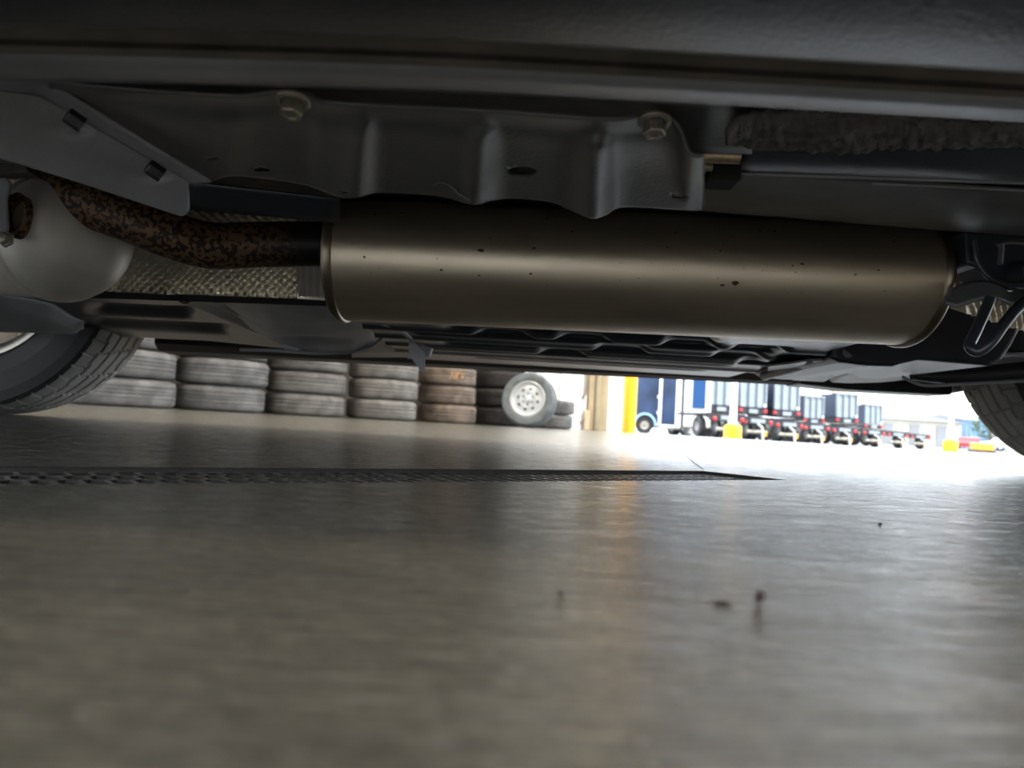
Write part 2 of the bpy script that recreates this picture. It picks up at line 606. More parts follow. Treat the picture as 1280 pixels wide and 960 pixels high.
# drain: channel, steel frame, grates
dr = empty('trench_drain', tw(0, 0))
dr.rotation_euler = (0, 0, math.atan2(TD.y, TD.x))
tag(dr, 'long narrow floor drain slot set in the concrete, dark cast grating inside', 'drain')
ch = MB()
L0, L1 = T_A, T_B
ch.add([(L0, 0, 0), (L1, 0, 0), (L1, 0, -.07), (L0, 0, -.07), (L0, TW, 0), (L1, TW, 0), (L1, TW, -.07), (L0, TW, -.07)],
       [(0, 1, 2, 3), (4, 7, 6, 5), (3, 2, 6, 7), (1, 5, 6, 2), (0, 3, 7, 4)])
ch.build('drain_channel', M['channel'], dr)
fr = MB()
fr.box(((L0 + L1) / 2, 0.0015, -.012), (L1 - L0, .003, .022))
fr.box(((L0 + L1) / 2, TW - .0015, -.012), (L1 - L0, .003, .022))
fr.box((L1 - .0015, TW / 2, -.012), (.003, TW, .022))
fr.build('frame', M['ironside'], dr)

def grate_mesh(length, pitch=0.0155, rows=4):
    g = MB()
    W = TW - 0.010
    th, hh = 0.0034, 0.012
    def bar(p, q, t=th):
        p, q = Vector((p[0], p[1], 0)), Vector((q[0], q[1], 0))
        d = q - p
        m = (p + q) / 2
        g.box((m.x, m.y, -hh / 2), (d.length + t * 0.6, t, hh), math.atan2(d.y, d.x))
    n = int(length / pitch)
    rh = W / rows
    zz = 0.006
    for r in range(rows):
        off = 0.5 * pitch if r % 2 else 0
        y0, y1 = r * rh + zz / 2, (r + 1) * rh - zz / 2
        for i in range(n + 1):
            x = i * pitch + off
            if x > length:
                continue
            bar((x, y0 if r else 0), (x, y1 if r < rows - 1 else W))
            if r < rows - 1:
                for s in (-1, 1):
                    x2 = x + s * pitch / 2
                    if 0 <= x2 <= length:
                        bar((x, y1), (x2, y1 + zz))
    for y in (0, W):
        bar((0, y), (length, y), 0.004)
    for x in (0, length):
        bar((x, 0), (x, W), 0.004)
    return g
gl = 0.485
a = T_B - 0.005
g0 = None
k = 0
while a - gl > T_A and k < 5:
    if g0 is None:
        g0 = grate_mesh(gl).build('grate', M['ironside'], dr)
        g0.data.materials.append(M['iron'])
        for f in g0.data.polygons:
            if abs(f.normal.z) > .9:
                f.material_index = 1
        g0['label'] = 'cast metal grating with rows of staggered slots'
        g0.location = (a - gl, .005, -.0035)
    else:
        c = g0.copy()
        COL.objects.link(c)
        c.location = (a - gl, .005, -.0035)
    a -= gl + 0.003
    k += 1
# floor crack running off the drain corner, a shallow dark groove
pts = [PZ(x, y, 0.0003) for x, y in ((836, 556), (846, 563), (858, 570), (868, 579), (879, 586.5))]
cmk = MB()
for p, q_ in zip(pts, pts[1:]):
    n_ = Vector((0.7, -0.7, 0)).normalized() * 0.0012
    cmk.add([p - n_, p + n_, q_ + n_, q_ - n_], [(0, 1, 2, 3)])
o = cmk.build('floor_crack', M['dark'], floor)
# expansion cut continuing from the drain end
p, q_ = PZ(985, 600, 0.0003), PZ(1040, 601.5, 0.0003)
n_ = Vector((0, 0.0015, 0))
MB().add([p - n_, p + n_, q_ + n_ * .4, q_ - n_ * .4], [(0, 1, 2, 3)]).build('floor_crack', M['dark'], floor)

# crumbs of grit on the floor
def crumb(px, py, w_, h_, l_, label, seed):
    p = PZ(px, py, 0)
    g = MB()
    n, mm_ = 10, 7
    def fn(u, v):
        th, ph = 2 * PI * u, PI * v
        d = Vector((math.cos(th) * math.sin(ph), math.sin(th) * math.sin(ph), math.cos(ph)))
        k = 1 + 0.35 * noise.noise(d * 1.7 + Vector((seed, seed, 0)))
        return p + Vector((d.x * w_ / 2 * k, d.y * l_ / 2 * k, h_ / 2 + d.z * h_ / 2 * (1 if d.z < 0 else k)))
    g.grid(fn, n, mm_)
    o = g.build('grit', M['crumb'], origin=p)
    tag(o, label, 'debris')
crumb(949, 754, .0030, .0042, .003, 'rust brown crumb of grit standing up on the floor', 3.1)
crumb(903, 754, .0062, .0006, .003, 'thin dark flake lying flat beside the brown crumb', 5.7)
crumb(701, 744, .0018, .0014, .002, 'tiny dark speck on the floor below the orange reflection', 8.2)
crumb(1100, 656, .0025, .0012, .003, 'small black speck at the right of the polished floor', 1.2)

# ================================================================= CAR
car = empty('car', (0.1, 1.12, 0))
tag(car, 'dark car seen from floor level beneath its sill, long silver muffler across its underside', 'car')
CO = Vector((0.1, 1.12, 0))


def cp(mb, name, m, parent=car, label=None, origin=None, **kw):
    """build as a child of the car, vertices given in world coordinates"""
    off = Vector(CO) if parent is car else Vector(CO) * 0
    o = mb.build(name, m, None, **kw)
    o.parent = parent
    if parent is car:
        o.matrix_parent_inverse = Matrix.Translation(-CO)
    if label:
        o['label'] = label
    return o


# --- near sill
def zb(x):
    return -0.006 * (max(0, -x - .02) / 0.22) ** 1.3 if x > -.5 else -0.006 * (0.48 / .22) ** 1.3
def sweep(prof, x0=-0.86, x1=1.06, n=60):
    g = MB()
    m = len(prof) - 1
    def fn(u, v):
        x = x0 + (x1 - x0) * u
        k = min(m - 1, int(v * m + 1e-6))
        t = v * m - k
        y = prof[k][0] * (1 - t) + prof[k + 1][0] * t
        z = prof[k][1] * (1 - t) + prof[k + 1][1] * t
        return (x, y, z + zb(x))
    return g.grid(fn, n, m)
rock = [(.155, .42), (.150, .30), (.155, .235), (.170, .208), (.20, .199), (.25, .1985), (.283, .2015), (.294, .206),
        (.301, .216), (.304, .235)]
cp(sweep(rock), 'rocker_panel', M['body'], smooth=True, solid=.002, label='smooth blue black rocker panel')
cp(sweep([(.304, .235), (.3245, .2150), (.3235, .2115), (.325, .2096), (.3275, .2105), (.329, .2135)]), 'seam_flange',
   M['weld'], smooth=True, solid=.001, label='dusty brown pinched seam along the sill')
cp(sweep([(.328, .2120), (.345, .2128), (.372, .2200), (.398, .2325), (.425, .2440), (.450, .2530), (.470, .270), (.475, .30)]),
   'inner_sill', M['flange'], smooth=True, solid=.001, label='grey inner sill')

def gus(u, v):
    px = 815 + 125 * u
    p = P(px, 122 + 4 * u + 66 * v, .405 + .13 * v)
    p.z += .012 * math.sin(PI * v) * (1 - .5 * u)
    return p
cp(MB().grid(gus, 16, 12), 'sill_gusset', M['bracket'], smooth=True, solid=.001)

# --- floor pan above everything
g = MB()
g.box((.1, 1.12, .335), (1.92, 1.63, .03))
g.box((-1.25, 1.12, .40), (.8, 1.0, .03))
g.box((1.45, 1.12, .40), (.8, 1.0, .03))
cp(g, 'floor_pan', M['body'], bevel=.004)

# --- body shell (only glimpsed from other angles)
g = MB()
def bodysec(x, zlo, zhi, hw, taper):
    c = 1.12
    return [(x, c - hw, zlo), (x, c - hw - .01, (zlo + zhi) / 2), (x, c - hw + taper, zhi), (x, c + hw - taper, zhi),
            (x, c + hw + .01, (zlo + zhi) / 2), (x, c + hw, zlo)]
secs = [bodysec(-2.15, .45, .62, .70, .12), bodysec(-1.95, .40, .78, .84, .12), bodysec(-1.2, .68, .92, .89, .10),
        bodysec(-.6, .42, .98, .90, .08), bodysec(.3, .42, .98, .90, .08), bodysec(1.43, .68, 1.0, .89, .08),
        bodysec(2.2, .42, .98, .84, .10), bodysec(2.32, .45, .80, .80, .12)]
for s in secs:
    g.add(s, [])
n = 6
for i in range(len(secs) - 1):
    for k in range(n):
        k2 = (k + 1) % n
        g.f.append((i * n + k, i * n + k2, (i + 1) * n + k2, (i + 1) * n + k))
g.f.append(tuple(range(n)))
g.f.append(tuple((len(secs) - 1) * n + k for k in range(n)))
cp(g, 'body_shell', M['paint'], smooth=True, bevel=.01)
g = MB()
cab = [(-.75, .97, .82), (-.05, 1.44, .62), (1.0, 1.46, .62), (1.95, .98, .78)]
vs = []
for x, z, hw in cab:
    vs += [(x, 1.12 - hw, z), (x, 1.12 + hw, z)]
g.add(vs, [(0, 2, 3, 1), (2, 4, 5, 3), (4, 6, 7, 5), (0, 6, 4, 2), (1, 3, 5, 7), (0, 1, 7, 6)])
cp(g, 'cabin', M['glass'], bevel=.03)
for y in (.215, 2.025):
    cp(MB().box((.1, y, .33), (1.85, .02, .22)), 'door_skin', M['paint'], bevel=.005)

# --- far sill beam
zl, zr = P(205, 443, 1.95).z, P(1188, 492, 1.95).z
x0, x1 = P(202, 440, 1.95).x, P(1186, 490, 1.95).x
g = MB()
def ff(prof):
    def fn(u, v):
        x = x0 + (x1 - x0) * u
        m = len(prof) - 1
        k = min(m - 1, int(v * m + 1e-6))
        t = v * m - k
        y = prof[k][0] * (1 - t) + prof[k + 1][0] * t
        z = prof[k][1] * (1 - t) + prof[k + 1][1] * t
        return (x, y, z + zl + (zr - zl) * u)
    return fn
x0 += .03
fp = [(1.84, .12), (1.845, .02), (1.87, .004), (1.93, 0), (1.96, .006), (2.0, .03), (2.02, .12)]
g.add([(x0, a_, b_ + zl) for a_, b_ in fp] + [(x1, a_, b_ + zr) for a_, b_ in fp],
      [tuple(range(7)), tuple(range(13, 6, -1))] + [(i, (i + 1) % 7, 7 + (i + 1) % 7, 7 + i) for i in range(7)])
cp(g, 'far_sill', M['dark'], label='black sill on the far side')

# --- centre undertray: long pressed ribs running fore and aft
zt = 0.205
def tray(u, v):
    x = P(470, 430, 1.4).x + (.535 - P(470, 430, 1.4).x) * u
    y = 1.14 + 0.70 * v
    z = zt - .012 * v
    # grooves (raised into the car) running along x
    for yc, wd, x_a, x_b in ((1.22, .028, -.12, .34), (1.33, .024, -.2, .48), (1.45, .03, -.15, .50), (1.57, .024, -.2, .47), (1.70, .028, -.1, .45)):
        k = math.exp(-((y - yc) / wd) ** 4)
        z += .016 * k * sm(x_a, x_a + .03, x) * (1 - sm(x_b - .03, x_b, x))
    for yc in (1.275, 1.39, 1.51, 1.635):
        z -= .007 * math.exp(-((y - yc) / .012) ** 2)
    # cross pockets
    for xc, yc in ((-.02, 1.27), (.12, 1.27), (.30, 1.27), (.42, 1.27), (.2, 1.39), (.42, 1.39), (.62, 1.39), (.1, 1.51), (.5, 1.51), (.75, 1.51)):
        k = math.exp(-((x - xc) / .045) ** 6 - ((y - yc) / .028) ** 6)
        z += .014 * k
    return (x, y, z)
g = MB().grid(tray, 150, 110)
cp(g, 'ribbed_undertray', M['plastic'], smooth=True, label='dark undertray pressed with long ribs')

# --- left undertrays
def edge_panel(name, m, outline_fn, nu, nv, label=None, solid=.003, parent=car):
    g = MB().grid(outline_fn, nu, nv)
    return cp(g, name, m, parent, smooth=True, solid=solid, label=label)

# splash guard lobe at the far left: (0..105, 372..415)
def lobe(u, v):
    px = -90 + 195 * u
    top = 366 + 22 * max(0, (px - 0) / 105) + (14 * sm(60, 105, px))
    bot = 411 + 6 * u
    bot = bot - 8 * sm(92, 105, px)
    p = P(px, top + (bot - top) * v, 1.16 + .26 * v)
    p.z -= .006 * math.sin(PI * v)
    return p
edge_panel('splash_guard', M['bracket2'], lobe, 40, 14, 'blue grey rounded splash guard')

def trayL(u, v):
    # from behind the converter to the fuel tank shield
    px = -60 + 420 * u
    top = 366 + 5 * u
    bot = interp([(-60, 412), (60, 417), (170, 421), (260, 425), (330, 432), (380, 437)], px)
    t = v
    p = P(px, top + (bot - top) * t, 1.22 + .50 * t)
    yy = top + (bot - top) * t
    d = 0
    # two pressed channels
    def chan(xa, ya, xb, yb, w_):
        if px < xa - 8 or px > xb + 8:
            return 0
        yc = ya + (yb - ya) * (px - xa) / (xb - xa)
        return math.exp(-((yy - yc) / w_) ** 4) * sm(xa - 8, xa + 25, px) * (1 - sm(xb - 12, xb + 6, px))
    d += .022 * chan(110, 385, 242, 391, 6.5)
    d += .020 * chan(105, 402, 286, 411, 5.5)
    # diagonal raised strut
    xs = 236 + (yy - 372) * 2.3
    d -= .012 * math.exp(-((px - xs) / 9) ** 2) + .008 * math.exp(-((px - xs - 24) / 4) ** 2)
    p.z += d
    return p
edge_panel('front_undertray', M['plastic'], trayL, 170, 46, 'dark undertray with two pressed channels')

# rounded tank shield (255..495, 372..441)
def shield(u, v):
    px = 262 + 236 * u
    top = 366 + 12 * u
    bot = interp([(262, 380), (300, 402), (340, 426), (372, 437), (400, 440), (440, 439), (462, 434), (480, 422), (490, 412), (498, 404)], px)
    bot = max(bot, top + 3)
    p = P(px, top + (bot - top) * v, 1.14 + .36 * v)
    p.z -= .010 * math.sin(PI * v) * math.sin(PI * u)
    yy = top + (bot - top) * v
    p.z += .012 * math.exp(-((px - 385) / 40) ** 2 - ((yy - 421) / 5) ** 2)
    p.z += .004 * math.exp(-((px - 335) / 30) ** 2 - ((yy - 400) / 5) ** 2)
    return p
ts = edge_panel('tank_shield', M['bracket2'], shield, 90, 40, 'smooth grey rounded shield beside the muffler')
rim_pts = [P(x, y, Yd) for x, y, Yd in ((300, 437, 1.50), (340, 438, 1.5), (372, 440, 1.5), (400, 441.5, 1.5), (438, 440, 1.5), (460, 435, 1.48), (474, 425, 1.45), (484, 415, 1.42), (492, 408, 1.4))]
cp(MB().tube(spline(rim_pts), .0035, 8), 'shield_rim', M['bracket2'], ts, smooth=True)
ts.children[0].parent = ts
# panel behind the rim joining it to the ribbed tray
g = MB().grid(lambda u, v: P(440 + 80 * u, 402 + 6 * u + (44 - 6 * u) * v, 1.42 + .3 * v), 8, 6)
cp(g, 'rear_shield_wall', M['body'], smooth=True, solid=.003)
# hanging tab (508..532, 420..465)
g = MB()
tabp = [(511, 421), (520, 428), (532, 440), (531, 463), (527, 465), (511, 444)]
g.prism([P(x, y, 1.36) for x, y in tabp], (0, .003, 0))
g.prism([P(x, y, 1.365) for x, y in ((520, 427), (540, 436), (537, 446), (528, 444))], (0, .02, .002))
cp(g, 'hanging_tab', M['bracket2'], bevel=.001, label='pale pointed metal tab hanging under the floor')
cp(MB().tube([P(478, 404, 1.25), P(497, 409, 1.28), P(505, 415, 1.32), P(513, 424, 1.36)], .0045, 8), 'tab_rod', M['bracket2'], smooth=True)
# small clip on strut
g = MB().prism([P(x, y, 1.48) for x, y in ((352, 430), (368, 431), (378, 436), (370, 439), (354, 436))], (0, .01, 0))
cp(g, 'clip', M['bracket2'], bevel=.001)

# --- embossed heat shield behind the pipe
def emb(u, v):
    px = 96 + 322 * u
    top = 222
    bot = interp([(96, 362), (130, 364), (300, 370), (418, 376)], px)
    yy = top + (bot - top) * v
    Y = 1.03 + .10 * sm(290, 372, yy)
    p = P(px, yy, Y)
    # crease folds
    for xc, s_ in ((205, 1), (262, -1), (300, .5)):
        dd = (px - xc + (yy - 340) * .25 * s_) / 12
        p.y += .007 * math.exp(-dd * dd) * s_
    a_, b_ = px / 8.0, yy / 7.2 + px * .012
    if px < 372 or yy < 330:
        p.y += .0036 * math.sin(a_ * 2 * PI / 1.4) * math.sin(b_ * 2 * PI / 1.4)
    return p
hs = edge_panel('heat_shield', M['foil'], emb, 330, 150, 'quilted embossed metal heat shield', solid=0)
def ribs(u, v):
    px = 373 + 48 * u
    p = P(px, 333 + 38 * v + 2 * u, 1.05 + .05 * v)
    p.y += .0035 * math.cos(px / 8.5 * 2 * PI) - .004
    return p
cp(MB().grid(ribs, 60, 6), 'ribbed_end', M['cast'], hs, smooth=True, label='bright fluted end of the shield')
# thin lower flange line under the shield
cp(MB().grid(lambda u, v: P(96 + 322 * u, 364 + 11 * u + 8 * v, 1.13 + .02 * v), 8, 1), 'shield_lip', M['black'], hs)
# panel bits above pipe, under the bracket
g = MB().grid(lambda u, v: P(225 + 200 * u, 226 + 22 * u + (34 - 4 * u) * v, .78 + .04 * v), 10, 4)
cp(g, 'tunnel_flange', M['plastic'], smooth=True, solid=.002)
cp(MB().prism([P(x, y, .86) for x, y in ((370, 253), (416, 254), (416, 277), (372, 274))], (0, .003, 0)), 'tunnel_plate', M['weld'], bevel=.001)

# --- exhaust: muffler
MY, ay, az = .955, .098, .0765
mcz = (P(640, 0, MY).z)
pl, pr = P(423, 326, MY), P(1143, 358, MY)
mz = (pl.z + pr.z) / 2
ML, MR = P(427, 330, MY).x, P(1137, 360, MY).x
muf = empty('exhaust_muffler', ((ML + MR) / 2, MY, mz))
muf.parent = car
muf.matrix_parent_inverse = Matrix.Translation(-CO)
muf['label'] = 'long brushed silver muffler with crimped end caps'
hl = (MR - ML) / 2
def rr(a_):
    return 1.0
body_prof = [(-hl + .006 + (2 * hl - .012) * k / 12, 1.0) for k in range(13)]
tiltz = (pr.z - pl.z) / (pr.x - pl.x)
def mufmesh(prof, n=96):
    g = MB().lathe(prof, n, 'X', (0, 0, 0), ay, az)
    g.v = [(x, y, z + tiltz * x) for x, y, z in g.v]
    return g
mufmesh(body_prof).build('muffler_body', M['steel'], muf, smooth=True)
for s, nm in ((-1, 'end_cap'), (1, 'end_cap')):
    pr_ = [(.010, .995), (.009, 1.03), (.006, 1.045), (.002, 1.045), (-.001, 1.03), (-.003, .99), (-.002, .95), (.004, .90), (.006, .5), (.006, 0.01)]
    pr_ = [(s * (hl - a_), r_) for a_, r_ in pr_]
    mufmesh(pr_).build(nm, M['steel_rim'], muf, smooth=True)
# shallow stains: small raised rust flecks on the shell
random.seed(4)
def on_muf(x, q_, k=1.0):
    return Vector((x, -ay * math.cos(q_) * k, az * math.sin(q_) * k + tiltz * x))
g = MB()
for k in range(70):
    x = random.uniform(-hl * .95, hl * .95)
    q0 = random.uniform(-.5, .65)
    s_ = random.choice([.0004, .0006, .0008, .0013])
    n = 7
    ring = []
    for j in range(n):
        t = 2 * PI * j / n
        r_ = s_ * random.uniform(.5, 1.3)
        ring.append(on_muf(x + r_ * math.cos(t) * 1.5, q0 + r_ * math.sin(t) / .08, 1.0035))
    g.add(ring, [tuple(range(n))])
for (px, py, s_) in ((601, 313, .0028), (668, 310, .0016), (921, 353, .004), (905, 355, .0025), (1003, 330, .0018)):
    pp = P(px, py, MY - ay)
    x = pp.x - muf.location.x
    q0 = math.asin(max(-1, min(1, (pp.z - mz - tiltz * x) / az))) 
    ring = [on_muf(x + s_ * random.uniform(.6, 1.3) * math.cos(t) * 1.4, q0 + s_ * random.uniform(.4, .9) * math.sin(t) / .08, 1.004) for t in [2 * PI * j / 9 for j in range(9)]]
    g.add(ring, [tuple(range(9))])
o = g.build('rust_flecks', mat('rust_fleck', (0.12, 0.055, 0.025), 0.8), muf)
o['kind'] = 'stuff'
o['label'] = 'scattered brown rust flecks'

# inlet pipe
pp = [P(20, 226, .93), P(62, 236, .90), (P(105, 253, .88)), P(160, 272, .88), P(212, 293, .89), P(262, 307, .91), P(320, 306, .93), P(380, 305, .94), P(440, 306, .95)]
pr = [(.029)] * 200
sp = spline(pp, 8)
g = MB().tube(sp, [.0285] * len(sp), 40)
cp(g, 'inlet_pipe', M['rustpipe'], smooth=True, label='bent exhaust pipe mottled brown with rust')
# outlet pipe
cp(MB().tube([P(1125, 340, .95), P(1170, 341, .95), P(1225, 343, .95), P(1300, 347, .96), P(1420, 350, .98)], .031, 32), 'outlet_pipe', M['disc'], smooth=True)
cp(MB().lathe([(-.002, .036), (.003, .037), (.006, .034), (.006, .03)], 32, 'X', P(1172, 341, .95)), 'pipe_collar', M['steel_rim'], smooth=True)

# --- catalytic converter at the left
cc = P(74, 297, .93)
prof = []
R0 = .078
for k in range(13):
    q_ = PI / 2 * k / 12
    prof.append((.022 + .068 * math.sin(q_), max(.0005, R0 * math.cos(q_) ** .75)))
prof = [(-.30, .060), (-.28, R0 - .004), (-.20, R0), (.004, R0), (.008, R0 + .0035), (.014, R0 + .0035), (.018, R0)] + prof
g = MB().lathe(prof, 64, 'X', (0, 0, 0), .95, 1.0)
Rm = Matrix.Rotation(math.radians(6), 3, 'Y') @ Matrix.Rotation(math.radians(-36), 3, 'Z')
g.v = [tuple(cc + Rm @ Vector(v)) for v in g.v]
conv = cp(g, 'catalytic_converter', M['cast'], smooth=True, label='pale rounded converter shell with a seam')
# sensor boss hole with rusty rim, and bracket in front
pb = P(22, 270, .838)
g = MB().lathe([(.012, .0185), (-.004, .0195), (-.007, .018), (-.007, .015), (.010, .014), (.012, .0005)], 32, 'Y', (0, 0, 0))
g.v = [tuple(pb + Vector((v[0] * .75, v[1], v[2] * 1.35))) for v in g.v]
cp(g, 'sensor_port', M['rustpipe'], smooth=True, label='rust rimmed oval port')
g = MB().prism([P(x, y, .815) for x, y in ((-60, 217), (4, 218), (13, 228), (8, 250), (10, 285), (4, 300), (-60, 300))], (0, .004, 0))
cp(g, 'port_bracket', M['bracket2'], bevel=.002)
bpnt = P(8, 299, .81)
g = MB().lathe([(0, .0095), (-.003, .0095), (-.003, .007), (-.010, .0065), (-.011, .0004)], 6, 'Y', bpnt)
cp(g, 'bolt', M['zinc'], bevel=.0006, label='silver bolt below the port')
cp(MB().prism([P(x, y, .80) for x, y in ((-60, 200), (30, 205), (36, 216), (-60, 218))], (0, .02, 0)), 'strap', M['weld'], bevel=.002)

# --- big ribbed bracket plate
TOP = [(40, 96), (60, 99), (130, 108), (300, 119), (345, 114), (385, 116), (402, 126), (620, 138), (770, 148), (800, 144), (835, 146), (850, 160), (862, 190), (884, 193)]
BOT = [(40, 150), (150, 190), (240, 222), (262, 226), (280, 220), (300, 219), (380, 230), (410, 240), (430, 247), (448, 245), (470, 240), (540, 243), (565, 248), (590, 255), (612, 250), (640, 247), (690, 252), (718, 264), (740, 272), (757, 268), (772, 259), (800, 258), (868, 262), (878, 259), (884, 244)]
HOLES = [(653, 213, 19, 6.5), (849, 244, 10, 4), (327, 212, 11, 3.8), (266, 197, 5.5, 2), (431, 240, 4, 1.8), (583, 247, 4, 1.8)]
def pl_xy(u, v):
    px = 60 + 820 * u
    t, b = interps(TOP, px), interps(BOT, px)
    return px, t + (b - t) * v
def pl_pt(px, yy):
    t, b = interps(TOP, px), interps(BOT, px)
    v = (yy - t) / (b - t)
    Y = .445 + .185 * v
    p = P(px, yy, Y)
    k = 0
    for xc, wd, am in ((288, 22, .6), (450, 17, .8), (600, 17, .9), (745, 20, 1.1), (874, 8, -.4)):
        k += am * math.exp(-((px - xc + (v - .5) * 8) / wd) ** 2)
    # ribs swell towards the camera; keep the outline by moving along the ray
    d = (p - CAM)
    return CAM + d * (1 - .045 * k * sm(-.05, .35, v) - .012 * sm(.25, .0, v) * 0 + .02 * math.exp(-((v - .12) / .12) ** 2))
g = MB()
NU, NV = 205, 44
grid = []
for i in range(NU + 1):
    for j in range(NV + 1):
        x, y = pl_xy(i / NU, j / NV)
        for hx, hy, rx, ry in HOLES:
            dx, dy = (x - hx) / rx, (y - hy) / ry
            r_ = math.hypot(dx, dy)
            if .55 < r_ < 1.25:
                x, y = hx + dx / r_ * rx, hy + dy / r_ * ry
        grid.append((x, y))
fs = []
for i in range(NU):
    for j in range(NV):
        a_ = i * (NV + 1) + j
        ids = (a_, a_ + NV + 1, a_ + NV + 2, a_ + 1)
        cx = sum(grid[k][0] for k in ids) / 4
        cy = sum(grid[k][1] for k in ids) / 4
        if any(math.hypot((cx - hx) / rx, (cy - hy) / ry) < .93 for hx, hy, rx, ry in HOLES):
            continue
        fs.append(ids)
g.add([pl_pt(x, y) for x, y in grid], fs)
plate = cp(g, 'ribbed_bracket', M['bracket'], smooth=True, solid=.0022, label='wide dark grey ribbed bracket with oval holes')
plate['label'] = 'wide dark grey ribbed bracket with oval holes'

def flange_bolt(px, py, Y, parent, label, s=1.0, m=None):
    p = P(px, py, Y)
    Rb = Matrix.Rotation(math.radians(-12), 3, 'X')
    g = MB()
    g.lathe([(.006, .0004), (.006, .0100 * s), (0.0045, .0104 * s), (.0035, .0100 * s), (.0025, .0075 * s)], 28, 'Z')
    g2 = MB()
    g2.lathe([(.004, .0072 * s), (-.0045, .0072 * s), (-.0055, .0062 * s), (-.0050, .0045 * s), (-.0042, .0040 * s), (-.0042, .0004)], 6, 'Z')
    for v in (g, g2):
        v.v = [tuple(p + Rb @ Vector(q_)) for q_ in v.v]
    off = len(g.v)
    g.add(g2.v, g2.f)
    o = cp(g, 'bolt', m or M['zinc'], parent, bevel=.0004)
    if label:
        o['label'] = label
flange_bolt(365, 135, .438, plate, 'yellowed flanged bolt above the left ribs', 1.0)
flange_bolt(818, 160, .445, plate, 'yellowed flanged bolt near the right end', 1.0)
# thickened dimple ring on lower edge near (560..590, 240)
pts = [P(x, y, .600) for x, y in ((541, 232), (545, 229), (556, 229), (566, 235), (574, 243), (590, 250), (600, 247))]
cp(MB().tube(spline(pts, 4), .0010, 8), 'pressed_edge', M['bracket'], plate, smooth=True)

# --- left brace with folded flange and two nuts
def br_face(u, v):
    px = -60 + 296 * u
    top = interp([(-60, 108), (0, 112), (50, 120), (72, 131), (244, 231)], px)
    bot = interp([(-60, 180), (0, 197), (100, 228), (215, 266), (228, 270), (236, 262)], px)
    bot = max(bot, top + 2)
    yy = top + (bot - top) * v
    p = P(px, yy, .46 + .10 * u + .03 * v)
    d = 0
    for xc, yc in ((88, 160), (192, 219)):
        d += .006 * math.exp(-((px - xc) / 26) ** 2 - ((yy - yc + 4) / 10) ** 2)
    p.y += d
    return p
brace = edge_panel('diagonal_brace', M['bracket2'], br_face, 90, 30, 'pale grey diagonal brace plate', solid=.002)
def br_fl(u, v):
    x0_, y0_ = interp([(0, -60), (.37, 50), (.42, 66), (1, 244)], u), interp([(0, 106), (.37, 118), (.42, 128), (1, 231)], u)
    x1_, y1_ = interp([(0, -60), (.34, 40), (.4, 56), (1, 264)], u), interp([(0, 96), (.34, 97), (.4, 99), (1, 227)], u)
    p0, p1 = P(x0_, y0_, .46 + .10 * u), P(x1_, y1_, .425 + .125 * u)
    return p0 + (p1 - p0) * v
cp(MB().grid(br_fl, 60, 4), 'brace_flange', M['bracket2'], brace, smooth=True, solid=.002)
for px, py in ((96, 152), (196, 215)):
    p = P(px, py, .485 + .03 * (px > 150))
    g = MB().lathe([(.004, .0058), (-.006, .0058), (-.007, .005), (-.007, .0004)], 6, 'X', (0, 0, 0))
    Rb = Matrix.Rotation(math.radians(40), 3, 'Z') @ Matrix.Rotation(math.radians(25), 3, 'Y')
    g.v = [tuple(p + Rb @ Vector(v)) for v in g.v]
    cp(g, 'nut', M['body'], brace, bevel=.0006)

# --- right side: grey rail, felt, black conduit, brass line
def rail(u, v):
    px = 820 + 560 * u
    top = interp([(820, 195), (930, 212), (1280, 236), (1380, 244)], px)
    bot = interp([(820, 258), (880, 263), (1165, 286), (1280, 294), (1380, 300)], px)
    p = P(px, top + (bot - top) * v, .66 + .14 * v)
    # the pressed end dips towards the camera at the right
    if px > 1150:
        p.z -= .004 * sm(1150, 1190, px) * math.sin(PI * v)
    p.z -= .006 * math.sin(PI * v)
    return p
cp(MB().grid(rail, 80, 14), 'floor_rail', M['bracket'], smooth=True, solid=.002, label='smooth grey floor rail above the muffler')
random.seed(9)
def felt(u, v):
    px = 908 + 460 * u
    top = interp([(908, 165), (920, 150), (945, 141), (1000, 140), (1130, 147), (1200, 152), (1380, 160)], px)
    bot = interp([(908, 176), (940, 184), (1000, 186), (1060, 190), (1085, 188), (1110, 183), (1180, 184), (1280, 180), (1380, 176)], px)
    bot += 1.6 * noise.noise(Vector((px * .12, 0, 0))) + 1.2 * noise.noise(Vector((px * .5, 3, 0)))
    p = P(px, top + (bot - top) * v, .43 + .09 * v)
    p += Vector((0, 1, -1)) * .0022 * noise.noise(Vector((px * .09, v * 4, 2))) + Vector((0, 0, 1)) * .0012 * noise.noise(Vector((px * .4, v * 14, 2)))
    p.z -= .004 * math.sin(PI * v)
    return p
cp(MB().grid(felt, 200, 24), 'felt_liner', M['felt'], smooth=True, solid=.003, label='fuzzy grey felt strip')
def conduit(u, v):
    px = 926 + 450 * u
    top = interp([(926, 186), (1380, 178)], px)
    bot = interp([(926, 214), (1280, 225), (1380, 229)], px)
    p = P(px, top + (bot - top) * v, .56 + .05 * v)
    p.z -= .005 * math.sin(PI * v)
    return p
cp(MB().grid(conduit, 30, 10), 'conduit_cover', M['plastic'], smooth=True, solid=.003, label='black plastic conduit cover')
cp(MB().tube([P(925, 217, .60), P(1100, 222.5, .61), P(1380, 232, .62)], .0016, 8), 'brake_line', M['bracket2'], smooth=True)
cp(MB().tube([P(1090, 229, .64), P(1380, 243, .64)], .0012, 8), 'brake_line', M['bracket2'], smooth=True)
g = MB().tube([P(866, 193, .55), P(924, 195, .55)], .0062, 20)
g.tube([P(872, 193.5, .55), P(882, 194, .55)], .0072, 20)
cp(g, 'fuel_line', M['brass'], smooth=True, label='short brass coloured line')
